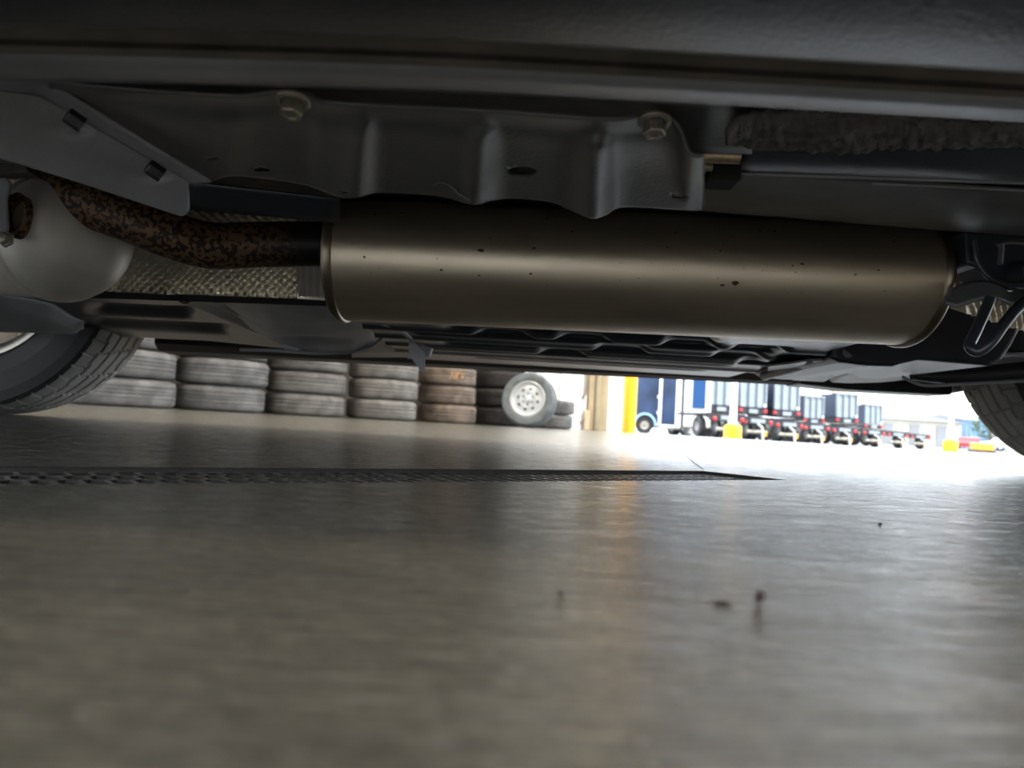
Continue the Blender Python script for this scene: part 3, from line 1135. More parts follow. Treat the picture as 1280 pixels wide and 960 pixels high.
cp(MB().tube([P(866, 208, .555), P(890, 209, .555)], .0030, 14), 'fuel_line', M['zinc'], smooth=True)
cp(MB().prism([P(x, y, .565) for x, y in ((890, 204), (928, 205), (928, 224), (884, 222))], (0, .03, 0)), 'line_clip', M['dark'], bevel=.002)

# --- right: tank, hanger, hooks
TY0 = 1.26
tb = [(1040, 448), (1052, 453), (1085, 457), (1118, 458), (1128, 455), (1150, 450), (1165, 451), (1238, 457), (1252, 452), (1266, 432), (1278, 408), (1296, 372), (1330, 352), (1330, 300), (1040, 300)]
poly = [P(x, y, TY0) for x, y in tb]
cp(MB().prism(poly, (0, .42, .0)), 'fuel_tank', M['tank'], bevel=.008, segs=3, label='dark blue black plastic tank')
# pale flat panel beyond the tank
def palep(u, v):
    px0 = interp([(0, 1010), (.25, 960)], v)
    px = px0 + (1330 - px0) * u
    top = interp([(960, 452), (1060, 448), (1330, 440)], px)
    bot = interp([(955, 470), (985, 474), (1060, 478), (1100, 477), (1140, 473), (1200, 464), (1330, 453)], px)
    p = P(px, top + (bot - top) * v, 1.30 + .46 * v)
    p.z += .010 * (math.exp(-((px - 1060 + 50 * (v - .5)) / 3) ** 2) + math.exp(-((px - 1000 + 30 * (v - .5)) / 3) ** 2)
                   + math.exp(-((v - .55) / .05) ** 2) * sm(1000, 1020, px) * (1 - sm(1180, 1200, px))
                   + math.exp(-((v - .25) / .06) ** 2) * sm(1080, 1100, px)) * sm(0, .1, v)
    return p
cp(MB().grid(palep, 150, 36), 'rear_undertray', M['bracket2'], smooth=True, solid=.004, label='pale flat floor panel with grooves')
cp(MB().tube(spline([P(955, 470, 1.62), P(985, 462, 1.5), P(1020, 452, 1.38), P(1060, 440, 1.26)]), .010, 10), 'side_tube', M['flange'], smooth=True)
# axle beam and brake line
g = MB().tube([P(1140, 469, 1.52), P(1180, 471, 1.52), P(1290, 464, 1.52), P(1400, 457, 1.52)], [.010, .015, .022, .025], 20)
cp(g, 'axle_beam', M['black'], smooth=True, label='black axle beam by the right wheel')
cp(MB().tube(spline([P(1128, 471, 1.49), P(1142, 478, 1.49), P(1160, 482, 1.49), P(1200, 480, 1.49), P(1280, 476, 1.49), P(1380, 470, 1.49)]), .0032, 8), 'brake_line', M['bracket2'], smooth=True)
g = MB().prism([P(x, y, 1.84) for x, y in ((1000, 474), (1192, 478), (1192, 490), (1188, 494), (1130, 491), (1060, 487), (1000, 480))], (0, .1, 0))
cp(g, 'jack_pad', M['black'], bevel=.004)

# rubber hanger body
hang = empty('exhaust_hanger', P(1250, 350, .86))
hang.parent = car
hang.matrix_parent_inverse = Matrix.Translation(-CO)
HO = Vector(hang.location)
def hp(mb, name, m, label=None, **kw):
    mb.v = [tuple(Vector(v) - HO) for v in mb.v]
    o = mb.build(name, m, hang, **kw)
    if label:
        o['label'] = label
    return o
g = MB().prism([P(x, y, .84) for x, y in ((1206, 288), (1330, 296), (1330, 372), (1290, 366), (1262, 362), (1238, 350), (1222, 334), (1210, 330))], (0, .05, 0))
hp(g, 'rubber_block', M['plastic'], bevel=.004, segs=3)
def hb(u, v):
    px = 1183 + 150 * u
    top = interp([(1183, 372), (1195, 360), (1215, 352), (1232, 354), (1262, 366), (1290, 362), (1330, 350)], px)
    bot = interp([(1183, 378), (1200, 382), (1230, 372), (1262, 378), (1330, 385)], px)
    p = P(px, top + (bot - top) * v, .80 + .03 * (1 - v))
    p.y += .006 * math.sin(px * .08)
    return p
hp(MB().grid(hb, 50, 8), 'hanger_bracket', M['bracket2'], smooth=True, solid=.003, label='pressed grey bracket cupping the rubber')
def hb2(u, v):
    px = 1188 + 150 * u
    top = interp([(1188, 376), (1230, 372), (1330, 385)], px)
    bot = interp([(1188, 386), (1280, 414), (1330, 430)], px)
    p = P(px, top + (bot - top) * v, .84)
    p.y += .0035 * math.cos((px + (v - .5) * -6) / 8.2 * 2 * PI) * sm(1205, 1216, px)
    return p
hp(MB().grid(hb2, 130, 8), 'fluted_shield', M['foil'], smooth=True, label='bright fluted shield edge')
hook = spline([P(1238, 372, .79), P(1230, 392, .79), P(1218, 418, .785), P(1212, 432, .78), (P(1222, 439, .775)), P(1238, 428, .77), P(1256, 404, .77), P(1278, 380, .775), P(1320, 350, .78)], 8)
hp(MB().tube(hook, .0058, 16), 'hook_rod', M['plastic'], smooth=True, label='dark hooked hanger rod')
arc = spline([P(1218, 300, .82), P(1222, 328, .82), P(1238, 348, .82), P(1262, 356, .82), P(1290, 352, .82)], 6)
hp(MB().tube(arc, .0028, 10), 'wire_loop', M['plastic'], smooth=True)
g = MB().tube([P(1246, 306, .81), P(1262, 303, .81), P(1290, 305, .81)], .0022, 8)
g.tube([P(1252, 306, .81), P(1250, 330, .81)], .003, 8)
hp(g, 'clip', M['bracket'], smooth=True)
g = MB().lathe([(0, .0005), (-.002, .013), (.01, .016), (.02, .016)], 20, 'Y', P(1290, 340, .82))
hp(g, 'grommet', M['plastic'], smooth=True)
cp(MB().tube([P(1168, 298, .93), P(1200, 296, .93), P(1240, 294, .93)], .004, 8), 'support_rod', M['bracket'], smooth=True)
cp(MB().tube([P(1150, 371, 1.0), P(1190, 371, 1.0), P(1205, 372, 1.0)], .0016, 8), 'thin_edge', M['foil'], smooth=True)

# --- wheels
def car_tyre(R=.335, W=.215, NT=576):
    """tread with real grooves and siped shoulder blocks"""
    prof = []                       # (w, r, tread?)
    NW = 56
    for i in range(NW + 1):
        w_ = -W / 2 + W * i / NW
        prof.append(w_)
    g = MB()
    rows = []
    side = [(-.085, .205), (-.098, .222), (-.1085, .258), (-.1065, .297), (-.103, .318)]
    outer_ = [(x_, r_, 0) for x_, r_ in side]
    tread = []
    for i in range(NW + 1):
        w_ = -.097 + .194 * i / NW
        r_ = R - .008 * (abs(w_) / .097) ** 4
        tread.append((w_, r_, 1))
    allp = outer_ + tread + [(-x_, r_, 0) for x_, r_, _ in outer_[::-1]]
    n = len(allp)
    vs, fs = [], []
    for k in range(NT):
        th = 2 * PI * k / NT
        for w_, r_, t in allp:
            rr_ = r_
            if t:
                s_ = 0
                for gc in (-.058, -.020, .020, .058):
                    zig = .0035 * (1 if (k // 9) % 2 else -1) if abs(gc) > .05 else 0
                    if abs(w_ - gc - zig) < .0040:
                        s_ = .007
                if abs(w_) > .062 and k % 10 == 0:
                    s_ = max(s_, .004)
                if abs(w_) < .050 and (k + int((w_ + .1) * 60)) % 20 == 0:
                    s_ = max(s_, .0045)
                rr_ -= s_
            vs.append((rr_ * math.sin(th), w_, rr_ * math.cos(th)))
    for k in range(NT):
        k2 = (k + 1) % NT
        for i in range(n - 1):
            fs.append((k * n + i, k * n + i + 1, k2 * n + i + 1, k2 * n + i))
        fs.append((k * n + n - 1, k * n, k2 * n, k2 * n + n - 1))
    return g.add(vs, fs)

WZ = .335
wxl, wxr = P(37, 352, 1.87).x, P(1362, 420, 1.87).x
wxl += .022
wxr -= .05
print('WHEELS', wxl, wxr, P(37, 352, 1.87).z, P(1362, 420, 1.87).z)
wheel = empty('wheel', (wxl, 1.73, WZ))
ty = car_tyre().build('tire', M['tyre'], wheel)
ty.data.materials.append(M['tread'])
for f in ty.data.polygons:
    c_ = f.center
    if math.hypot(c_.x, c_.z) > .3235:
        f.material_index = 1
g = MB()
g.lathe([(-.086, .200), (-.090, .212), (-.094, .214), (-.094, .206), (-.088, .196), (-.07, .186), (-.02, .180), (.04, .186), (.07, .196), (.09, .206), (.094, .213), (.088, .214), (.084, .204)], 72, 'Y')
g.build('rim', M['rim'], wheel, smooth=True)
g = MB()
g.lathe([(.03, .0004), (.03, .055), (.06, .06), (.075, .055), (.078, .0004)], 32, 'Y')
for k in range(7):
    q_ = 2 * PI * k / 7
    Rk = Matrix.Rotation(q_, 3, 'Y')
    vs = []
    for r_, h_, y0_, y1_ in ((.045, .024, .03, .075), (.12, .017, .045, .080), (.192, .022, .052, .084)):
        vs += [Rk @ Vector((-h_, y0_, r_)), Rk @ Vector((h_, y0_, r_)), Rk @ Vector((h_, y1_, r_)), Rk @ Vector((-h_, y1_, r_))]
    g.add(vs, [(i + j, i + (j + 1) % 4, i + 4 + (j + 1) % 4, i + 4 + j) for i in (0, 4) for j in range(4)] + [(0, 3, 2, 1), (8, 9, 10, 11)])
g.build('spokes', M['rim'], wheel, bevel=.003)
g = MB().lathe([(-.01, .0004), (-.01, .06), (.0, .06), (0, .142), (.012, .142), (.012, .05), (.03, .05), (.03, .0004)], 48, 'Y')
g.build('brake_disc', M['disc'], wheel, smooth=True)
g = MB().box((.10, -.012, .09), (.07, .07, .11), R=Matrix.Rotation(math.radians(45), 3, 'Y'))
g.tube([(0, -.12, -.06), (0, -.01, 0)], .035, 16)
g.build('brake_caliper', M['disc'], wheel, bevel=.006)
for c in wheel.children:
    pass
def put(o, loc, flip=False):
    o.parent = car
    o.matrix_parent_inverse = Matrix.Translation(-CO)
    o.location = loc
    if flip:
        o.rotation_euler = (0, 0, PI)
put(wheel, (wxl, 1.73, WZ))
for loc, fl in (((wxr, 1.73, WZ), False), ((wxl, .475, WZ), True), ((wxr, .475, WZ), True)):
    c = copy_tree(wheel)
    put(c, loc, fl)
wheel['label'] = 'left far wheel'

# ================================================================= TIRES ALONG THE WALL
def stack_tire_mesh(R, H, sidegroove=True):
    ri = R * .56
    pr_ = [(.02 * 1, ri), (.0, ri + .02), (-.002, R * .74), (.006, R * .90), (.018, R * .965), (.030, R * .992),
           (.055, R), (.058, R - .006), (.064, R - .006), (.067, R), (.085, R), (.088, R - .006), (.094, R - .006), (.097, R)]
    half = H / 2
    low = [(z_, r_) for z_, r_ in pr_ if z_ < half]
    low = [(max(z_, .0012), r_) for z_, r_ in low]
    full = low + [(H - z_, r_) for z_, r_ in low[::-1]]
    return MB().lathe(full, 56, 'Z', close=False)

STK = [(-2.79, 5.35, .35, .203, 0, 'leftmost stack beside the car wheel', 4, 0.0),
       (-2.31, 5.92, .347, .203, 0, 'second stack from the left', 4, 0.0),
       (-1.765, 6.42, .335, .187, 1, 'third stack from the left', 4, 0.0),
       (-1.205, 6.95, .322, .186, 2, 'fourth stack from the left', 4, 0.0),
       (-.655, 7.6, .297, .189, 3, 'brown fifth stack, left of the leaning wheel', 4, 0.0),
       (-.13, 8.25, .30, .20, 4, 'dark stack behind the leaning wheel', 4, 0.0),
       (.48, 8.78, .27, .165, 0, 'low pair right of the leaning wheel', 2, 0.0)]
LV = ['bottom', 'second', 'third', 'fourth']
cl = {0: 'grey', 1: 'warm grey', 2: 'pale grey', 3: 'brown', 4: 'black'}
random.seed(12)
for x, y, R, H, mi, nm, n, zz in STK:
    me = None
    for k in range(n):
        jx, jy = random.uniform(-.012, .012), random.uniform(-.012, .012)
        if me is None:
            o = stack_tire_mesh(R, H).build('tire', TY[mi], smooth=True)
            me = o
        else:
            o = me.copy()
            COL.objects.link(o)
        o.location = (x + jx, y + jy, k * H)
        o.rotation_euler = (0, 0, random.uniform(0, 6))
        tag(o, '%s worn tire, %s one of the %s' % (cl[mi], LV[k], nm), 'tire', 'tires stacked along the wall')
        if nm.startswith('brown') and k == 2:
            # chalk scrawl on the tread
            g = MB()
            for (a0, a1, z0_, z1_) in ((.62, .70, .06, .13), (.70, .74, .13, .06), (.80, .80, .06, .13), (.86, .95, .10, .13), (.86, .86, .06, .13), (1.0, 1.06, .13, .07), (1.06, 1.12, .07, .13)):
                pts = [Vector((R * 1.001 * math.cos(a0 + (a1 - a0) * t / 4 - PI / 2 ), R * 1.001 * math.sin(a0 + (a1 - a0) * t / 4 - PI / 2), z0_ + (z1_ - z0_) * t / 4)) for t in range(5)]
                g.tube(pts, .004, 6)
            o.rotation_euler = (0, 0, -.45)
            g.build('chalk_marks', mat('orange_chalk', (0.75, 0.42, 0.2), .8), o)['label'] = 'orange chalk scrawl'

# leaning spare wheel with grey steel rim
lw = empty('spare_wheel', (.19, 7.72, .282), 0)
lw.rotation_euler = (math.radians(-9), 0, math.radians(-16))
tag(lw, 'trailer wheel with pale round-holed steel rim leaning upright on the black tires', 'wheel')
R = .285
g = MB().lathe([(-.085, .185), (-.095, .20), (-.102, .23), (-.098, .262), (-.08, .278), (-.05, R), (-.045, R - .006), (-.03, R - .006), (-.027, R), (.027, R), (.03, R - .006), (.045, R - .006), (.05, R), (.08, .278), (.098, .262), (.102, .23), (.095, .2), (.085, .185)], 72, 'Y')
g.build('tire', worn('tyre_blue_grey', (0.22, 0.25, 0.27), (0.15, 0.17, 0.18)), lw, smooth=True)
g = MB().lathe([(-.088, .188), (-.094, .178), (-.085, .172), (-.060, .166), (-.050, .150), (-.055, .120), (-.070, .085), (-.064, .070), (-.062, .040), (-.085, .036), (-.090, .028), (-.090, .0005)], 64, 'Y')
rm_ = g.build('rim', mat('pale_rim_paint', (0.72, 0.76, 0.78), .35, .2), lw, smooth=True)
for k in range(8):
    q_ = 2 * PI * k / 8 + .2
    MB().lathe([(-.0655, .0165), (-.068, .0165), (-.068, .0004)], 16, 'Y', (math.sin(q_) * .103, .004, math.cos(q_) * .103)).build('rim_hole', M['dark'], rm_)
    if k % 8 < 6:
        q_ = 2 * PI * k / 6
        MB().lathe([(-.06, .009), (-.074, .009), (-.076, .0004)], 6, 'Y', (math.sin(q_) * .057, 0, math.cos(q_) * .057)).build('wheel_nut', M['chassis'], rm_)

# ================================================================= DOORWAY
def post(px0, px1, Y, h, m, name, label, cat, depth=.18, z=0, struct=True):
    a_, b_ = P(px0, 530, Y).x, P(px1, 530, Y).x
    o = MB().box(((a_ + b_) / 2, Y, z + h / 2), (b_ - a_, depth, h)).build(name, m, bevel=.006)
    if struct:
        o['kind'] = 'structure'
        o['label'] = label
    else:
        tag(o, label, cat)
    return o
post(713, 722, 10.15, 4.4, M['tan'], 'trim_5', 'tan steel column flange at the door corner', None)
post(722, 733, 10.22, 4.4, M['tan'], 'trim_6', 'tan steel column web', None, .06)
post(733, 741, 10.12, 4.4, M['tan'], 'trim_7', 'tan steel column flange', None)
post(742, 748, 10.2, 4.4, M['cream'], 'trim_8', 'cream door guide', None)
post(748, 756, 10.3, 4.4, M['tan'], 'trim_9', 'shaded tan jamb', None, .06)
post(757, 776, 10.05, 4.4, M['white'], 'trim_10', 'broad white door jamb', None, .2)
# conduit with a cable loop on the column
a_ = P(731, 530, 10.0)
t = empty('air_hose', (a_.x - .03, 9.98, 0))
tag(t, 'orange brown hose loop hanging low on the tan column', 'hose')
pts = [Vector((.02, 0, 1.2)), Vector((.03, 0, .6)), Vector((.0, -.01, .45)), Vector((-.07, -.01, .40)), Vector((-.11, -.01, .25)), Vector((-.06, -.01, .12)), Vector((.0, -.01, .10)), Vector((.05, 0, .25)), Vector((.04, 0, .05)), Vector((.04, 0, .012))]
MB().tube(spline(pts), .011, 8).build('hose_run', M['disc'], t, smooth=True)
MB().box((.05, 0, .13), (.07, .05, .26)).build('outlet_box', M['cover'], t, bevel=.006)
# yellow bollard
bx_ = P(785, 535, 10.75)
g = MB().lathe([(-.004, .104), (1.5, .104), (1.55, .085), (1.565, .04), (1.57, .0005)], 32, 'Z', (bx_.x, 10.75, 0))
o = g.build('bollard', M['yellow'], smooth=True, origin=(bx_.x, 10.75, 0))
tag(o, 'slim safety yellow steel bollard guarding the white door jamb', 'bollard')

# ================================================================= YARD
def gzz(x, y):
    v = (Vector((x, y, 0)) - C1).dot(WD)
    return -0.004 - .09 * sm(0, 14, v)

def lot_pole(px, Y, pw, bw, bh, label, H=7.0):
    p = P(px, 545, Y)
    z = gzz(p.x, Y)
    t = empty('lamp_post', (p.x, Y, z))
    tag(t, label, 'lamp post', 'white posts with yellow footings')
    MB().lathe([(bh - .1, pw / 2), (H, pw / 2 * .8), (H, .001)], 20, 'Z').build('pole', M['white'], t, smooth=True)
    MB().lathe([(0, bw / 2), (bh * .8, bw / 2), (bh * .93, bw / 2 * .85), (bh, bw / 2 * .55), (bh, .001)], 28, 'Z').build('footing', M['yellow'], t, smooth=True)['label'] = 'round yellow footing'
    MB().box((.3, 0, H), (.8, .25, .1)).build('lamp_head', M['white'], t, bevel=.02)
    MB().lathe([(bh, bw * .28), (bh + .05, bw * .28), (bh + .06, .001)], 20, 'Z').build('base_plate', M['gravel'], t)
lot_pole(915.5, 14.0, .13, .33, .27, 'nearer white lamp post on round yellow footing, left of the dump trailers')
lot_pole(1188.5, 22.0, .14, .40, .36, 'farther white lamp post on yellow footing, by the red car')

# blue enclosed trailer
def xat(px, Y):
    return P(px, 530, Y).x
Y = 19.0
x0_, x1_ = xat(794, Y), xat(850, Y)
z = gzz(x0_, Y)
t = empty('cargo_trailer', ((x0_ + x1_) / 2, Y, z), 0)
tag(t, 'glossy blue enclosed cargo trailer with white framed door, beside the yellow bollard', 'trailer')
W_ = x1_ - x0_
MB().box((0, 1.8, 1.15), (W_, 3.6, 1.75)).build('body', M['blue'], t, bevel=.03)
dr_ = MB().box((W_ * .22, -.012, .98), (W_ * .34, .025, 1.45)).build('door', M['blue'], t, bevel=.01)
g = MB()
for xx in (W_ * .03, W_ * .41):
    g.box((xx, -.03, 1.0), (.075, .03, 1.60))
g.box((W_ * .22, -.03, .22), (W_ * .42, .03, .07))
g.box((W_ * .22, -.03, 1.79), (W_ * .42, .03, .07))
g.build('door_frame', M['white'], t, bevel=.005)
g = MB().box((-W_ * .02, -.05, .95), (.04, .03, .08))
g.box((-W_ * .02, -.05, .55), (.04, .03, .08))
g.build('door_latch', M['white'], t)
MB().box((W_ / 2 - .03, -.02, 1.05), (.06, .04, 1.7)).build('corner_trim', M['white'], t)
MB().box((0, 1.8, .2), (W_, 3.6, .10)).build('chassis', M['offwhite'], t)
MB().box((0, 1.8, 2.05), (W_ + .04, 3.64, .06)).build('roof', M['white'], t, bevel=.02)
fg = MB()
n = 14
pts = [Vector((-W_ * .30 + .27 * math.cos(PI * k / n), -.1, .20 + .30 * math.sin(PI * k / n))) for k in range(n + 1)]
fgv = []
for k in range(n):
    a_, b_ = pts[k], pts[k + 1]
    fg.add([a_, b_, b_ + Vector((0, .16, 0)), a_ + Vector((0, .16, 0))], [(0, 1, 2, 3)])
fg.build('fender', mat('pale_blue_fender', (0.30, 0.50, 0.75), .4), t, solid=.05, smooth=True)
g = MB().lathe([(-.07, .11), (-.08, .14), (-.08, .19), (-.05, .22), (.05, .22), (.08, .19), (.08, .11)], 32, 'Y', (-W_ * .30, 0, .22))
wt = g.build('wheel', M['tyre'], t, smooth=True)
MB().lathe([(-.06, .115), (-.05, .09), (-.06, .04), (-.075, .03), (-.075, .0005)], 24, 'Y', (-W_ * .30, 0, .22)).build('rim', M['rim'], wt, smooth=True)

# white trailer with blue window
Y = 19.0
x0_, x1_ = xat(854, Y), xat(888, Y)
z = gzz(x0_, Y)
t = empty('office_trailer', ((x0_ + x1_) / 2, Y, z))
tag(t, 'plain white trailer with tall blue window, right of the blue trailer', 'trailer')
W_ = x1_ - x0_
MB().box((0, .7, 1.2), (W_, 1.4, 1.95)).build('body', M['white'], t, bevel=.03)
wf = MB().box((.02, -.01, 1.20), (.42, .03, 1.05)).build('window_frame', M['white'], t, bevel=.01)
MB().box((.02, -.03, 1.20), (.33, .02, .96)).build('window_pane', M['glassblue'], wf)
MB().box((.1, .3, .15), (W_ * .8, .5, .2)).build('step', M['white'], t, bevel=.02)
MB().box((W_ * .3, .1, .12), (.3, .3, .22)).build('jack_stand', M['chassis'], t)
MB().box((0, .7, .24), (W_ + .02, 1.42, .05)).build('skirt_rail', M['rim'], t)

# dump trailers
def dump_proto(w_, h_, zb_, L_=2.2):
    t = empty('dump_trailer', (0, 0, 0))
    b_ = MB()
    th = .04
    # tub: floor, two sides, front, tailgate
    b_.box((0, L_ / 2, zb_ + .02), (w_, L_, .04))
    for s in (-1, 1):
        b_.box((s * (w_ / 2 - th / 2), L_ / 2, zb_ + h_ / 2), (th, L_, h_))
    b_.box((0, L_ - th / 2, zb_ + h_ / 2), (w_, th, h_))
    b_.build('tub', M['bedshade'], t)
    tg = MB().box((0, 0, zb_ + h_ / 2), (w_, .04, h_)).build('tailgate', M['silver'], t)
    for i in range(4):
        MB().box((-w_ / 2 + w_ * (i + .0) / 3 * .97 + w_ * .015, -.05, zb_ + h_ / 2), (.055, .07, h_)).build('rib', M['silver'], tg, bevel=.012)
    MB().box((0, -.03, zb_ + h_ + .02), (w_ + .06, .12, .06)).build('top_rail', M['silver'], t)
    MB().tube([(-w_ / 2 - .03, .2, zb_ + h_ + .06), (w_ / 2 + .03, .2, zb_ + h_ + .06)], .07, 12).build('tarp_roll', M['cover'], t, smooth=True)
    ch_ = MB()
    for s in (-1, 1):
        ch_.box((s * w_ * .38, L_ / 2, zb_ - .12), (.09, L_ + .1, .16))
    ch_.box((0, .02, zb_ - .12), (w_ + .1, .12, .16))
    ch_.box((0, 1.2, zb_ - .30), (w_ + .3, .1, .10))
    ch_.box((0, .1, zb_ - .42), (w_ * .9, .08, .12))
    ch_.build('chassis', M['chassis'], t)
    for s in (-1, 1):
        MB().box((s * (w_ / 2 - .02), -.06, zb_ - .10), (.13, .04, .09)).build('tail_lamp', M['redlamp'], t, bevel=.01)
        x_ = s * (w_ / 2 + .08)
        for yy in (.9, 1.6):
            wv = MB().lathe([(-.09, .18), (-.1, .22), (-.1, .30), (-.07, .34), (.07, .34), (.1, .30), (.1, .2), (.09, .18)], 24, 'X', (x_, yy, .34)).build('wheel', M['tyre'], t, smooth=True)
            MB().lathe([(-.08, .18), (-.03, .15), (-.03, .0005)], 16, 'X', (x_, yy, .34)).build('rim', M['gravel'], wv)
        MB().box((x_, 1.25, .74), (.22, 1.5, .03)).build('fender', M['chassis'], t)
    MB().lathe([(-.1, .055), (-.12, .04), (-.125, .0005)], 12, 'Y', (w_ * .42, 0, zb_ + .06)).build('marker_lamp', M['white'], t)
    MB().box((0, -.07, zb_ - .12), (.32, .03, .12)).build('number_plate', M['silver'], t)
    return t
def low_proto(w_):
    t = empty('flatbed_trailer', (0, 0, 0))
    g = MB().box((0, .9, .52), (w_, 1.8, .05))
    g.box((0, 0, .45), (w_, .08, .14))
    g.build('deck', M['chassis'], t)
    MB().box((0, -.05, .45), (w_ * .42, .02, .09)).build('number_plate', M['silver'], t)
    for s in (-1, 1):
        MB().lathe([(-.05, .05), (-.06, .04), (-.065, .0005)], 16, 'Y', (s * w_ * .38, 0, .42)).build('tail_lamp', M['redlamp'], t, smooth=True)
        wv = MB().lathe([(-.06, .11), (-.07, .14), (-.07, .21), (-.04, .24), (.04, .24), (.07, .21), (.07, .13), (.06, .11)], 20, 'X', (s * w_ * .5, .5, .24)).build('wheel', M['tyre'], t, smooth=True)
        MB().lathe([(-.06, .11), (.0, .1), (0, .0005)], 14, 'X', (s * w_ * .5, .5, .24)).build('rim', M['gravel'], wv)
        MB().box((s * w_ * .5, .5, .54), (.18, .7, .03)).build('fender', M['gravel'], t, bevel=.005)
    MB().tube([(0, 0, .4), (0, -.25, .3), (0, -.3, .004)], .03, 8).build('jack_leg', M['gravel'], t)
    MB().tube([(-w_ * .3, 0, .2), (w_ * .3, 0, .2)], .04, 8).build('axle_tube', M['offwhite'], t, smooth=True)
    MB().box((w_ * .2, -.05, .16), (.1, .06, .1)).build('reflector', M['amber'], t)
    return t
PD = dump_proto(.94, .85, 1.0)
DT = [(899, 21.2, 6, 1.0, 'first dump trailer, dark tub partly behind the nearer lamp post'),
      (939, 22.6, 6, 1.0, 'second dump trailer with grey ribbed tailgate, just right of the nearer lamp post'),
      (981, 23.2, 5, 1.0, 'third dump trailer with grey ribbed tailgate'),
      (1016, 25.0, 5, 1.0, 'fourth dump trailer, set back with a lower ribbed tailgate'),
      (1057, 26.2, 4, 1.0, 'fifth dump trailer with a tan tarp roll over a grey tailgate'),
      (1091, 29, 4, 1.0, 'sixth dump trailer, rightmost and smallest tub of the row')]
sc_ = {0: .95, 3: .84, 4: .96, 5: .86}
for i, (px, Y, rz, s_, lab) in enumerate(DT):
    o = PD if i == 0 else copy_tree(PD)
    x_ = xat(px, Y)
    o.location = (x_, Y, gzz(x_, Y))
    o.rotation_euler = (0, 0, math.radians(20))
    s_ = sc_.get(i, 1.0)
    o.scale = (s_, s_, s_)
    tag(o, lab, 'trailer', 'dump trailers parked in the yard')
PF = low_proto(.84)
LT = [(909, 16.2), (946, 17.1), (986, 18.5), (1020, 19.6), (1055, 20.8), (1092, 22.4), (1122, 24.0), (1150, 27.0)]
ord_ = ['first', 'second', 'third', 'fourth', 'fifth', 'sixth', 'seventh', 'rightmost']
for i, (px, Y) in enumerate(LT):
    o = PF if i == 0 else copy_tree(PF)
    x_ = xat(px, Y)
    o.location = (x_, Y, gzz(x_, Y))
    o.rotation_euler = (0, 0, math.radians(10))
    tag(o, '%s low flatbed trailer from the left in front of the dump trailers' % ord_[i], 'trailer', 'low flatbed trailers in the yard')

# far buildings
def far_building(name, px0, px1, Y, h, D, m, mr, label, over=.3, nwin=0):
    a_, b_ = xat(px0, Y), xat(px1, Y)
    z = gzz((a_ + b_) / 2, Y)
    t = empty(name, ((a_ + b_) / 2, Y, z))
    tag(t, label, 'building')
    W_ = b_ - a_
    MB().box((0, D / 2, h / 2), (W_, D, h)).build('wall', m, t)
    g = MB()
    g.add([(-W_ / 2 - over, -over, h), (W_ / 2 + over, -over, h), (W_ / 2 + over, D / 2, h * 1.22), (-W_ / 2 - over, D / 2, h * 1.22), (W_ / 2 + over, D + over, h), (-W_ / 2 - over, D + over, h)],
          [(0, 1, 2, 3), (3, 2, 4, 5), (0, 3, 5), (1, 4, 2), (0, 5, 4, 1)])
    g.build('roof', mr, t)
    for k in range(nwin):
        x_ = -W_ / 2 + W_ * (k + .5) / nwin
        f_ = MB().box((x_, -.03, h * .42), (W_ / nwin * .7, .1, h * .8)).build('bay_door', M['roofgrey'] if k % 2 else m, t)
    return t
far_building('warehouse', 1085, 1202, 92, 3.2, 18, M['offwhite'], M['roofgrey'], 'long low cream warehouse with grey roof on the horizon', nwin=7)
far_building('metal_shed', 1208, 1262, 100, 3.9, 12, M['slate'], M['roofgrey'], 'blue grey metal shed at the right, behind the red car', nwin=2)
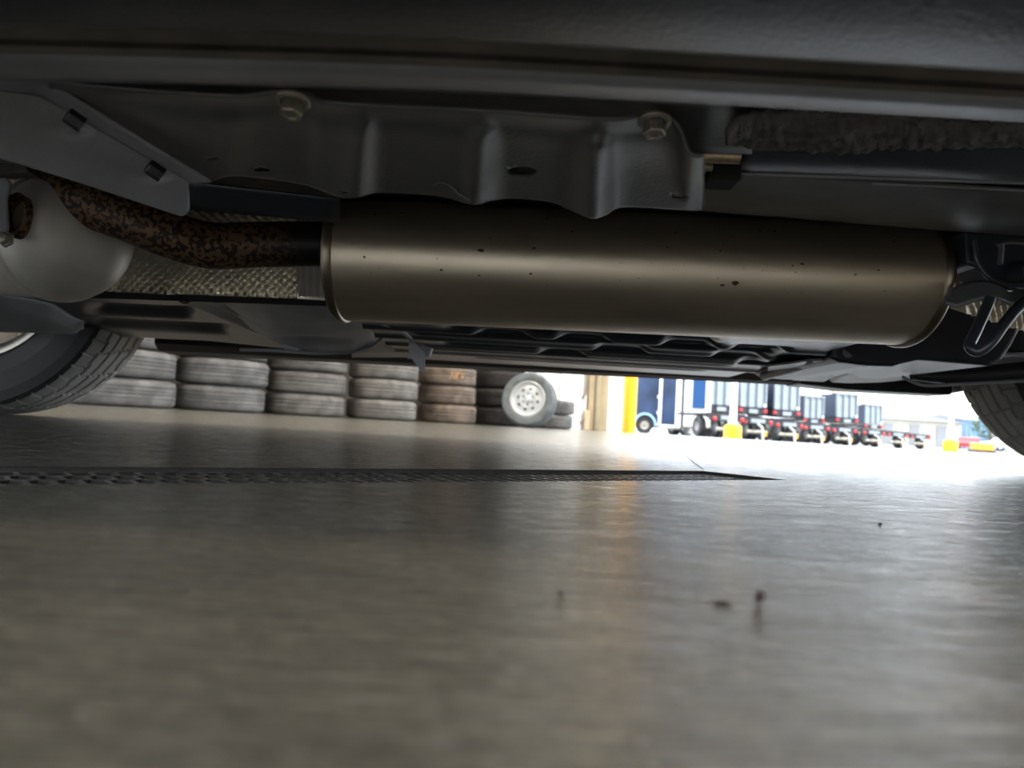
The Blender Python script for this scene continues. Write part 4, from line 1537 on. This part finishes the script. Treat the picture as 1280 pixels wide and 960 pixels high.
# tree
xx = xat(1238, 66)
t = empty('tree', (xx, 66, gzz(xx, 66)))
tag(t, 'dark leafy tree in front of the blue grey shed', 'tree')
MB().tube([(0, 0, 0), (.05, 0, 1.0), (0, 0, 1.8)], [.14, .1, .06], 10).build('trunk', M['bark'], t, smooth=True)
random.seed(3)
g = MB()
for k in range(900):
    d = Vector((random.gauss(0, 1), random.gauss(0, 1), random.gauss(0, 1))).normalized() * random.uniform(.4, 1) ** .5
    c_ = Vector((d.x * 1.5, d.y * 1.5, 2.1 + d.z * 1.3)) * 1.0
    a_ = Vector((random.gauss(0, 1), random.gauss(0, 1), random.gauss(0, 1))).normalized()
    b_ = a_.orthogonal().normalized()
    g.add([c_ - a_ * .14, c_ + b_ * .07, c_ + a_ * .14, c_ - b_ * .07], [(0, 1, 2, 3)])
g.build('foliage', M['leaf'], t)['kind'] = 'stuff'

def far_car(px, Y, m, label, L_=4.2, rz=0):
    x_ = xat(px, Y)
    t = empty('car', (x_, Y, gzz(x_, Y)), rz)
    tag(t, label, 'car')
    pr_ = [(-.5, .25), (-.5, .62), (-.46, .68), (-.27, .78), (-.14, 1.15), (.20, 1.18), (.36, .82), (.47, .74), (.5, .6), (.5, .25)]
    pr_ = [(a_ * L_, b_) for a_, b_ in pr_]
    MB().prism([(a_, -.85, b_) for a_, b_ in pr_], (0, 1.7, 0)).build('body', m, t, bevel=.06)
    for y_ in (-.86, .84):
        MB().prism([(-.24 * L_, y_, .80), (-.13 * L_, y_, 1.08), (.19 * L_, y_, 1.10), (.31 * L_, y_, .82)], (0, .02, 0)).build('window', M['glass'], t)
    for sx in (-.31, .31):
        for y_ in (-.78, .78):
            MB().lathe([(-.1, .2), (-.11, .3), (.11, .3), (.1, .2)], 20, 'Y', (sx * L_, y_, .31)).build('wheel', M['tyre'], t)
far_car(1211, 72, M['red'], 'bright red car parked beyond the farther lamp post', 3.8, math.radians(60))
far_car(1262, 60, M['white'], 'white car at the right edge of the yard, behind the car wheel', 4.0)
# amber machine
x_ = xat(1228, 30)
t = empty('skid_crate', (x_, 30, gzz(x_, 30)))
tag(t, 'small orange and yellow equipment case right of the red car', 'equipment')
MB().box((0, 0, .22), (.7, .5, .28)).build('body', M['amber'], t, bevel=.03)
MB().box((0, 0, .05), (.8, .55, .09)).build('skid', M['chassis'], t)
MB().tube([(-.25, -.2, .36), (-.25, -.2, .5), (.25, -.2, .5), (.25, -.2, .36)], .025, 8).build('handle', M['chassis'], t)
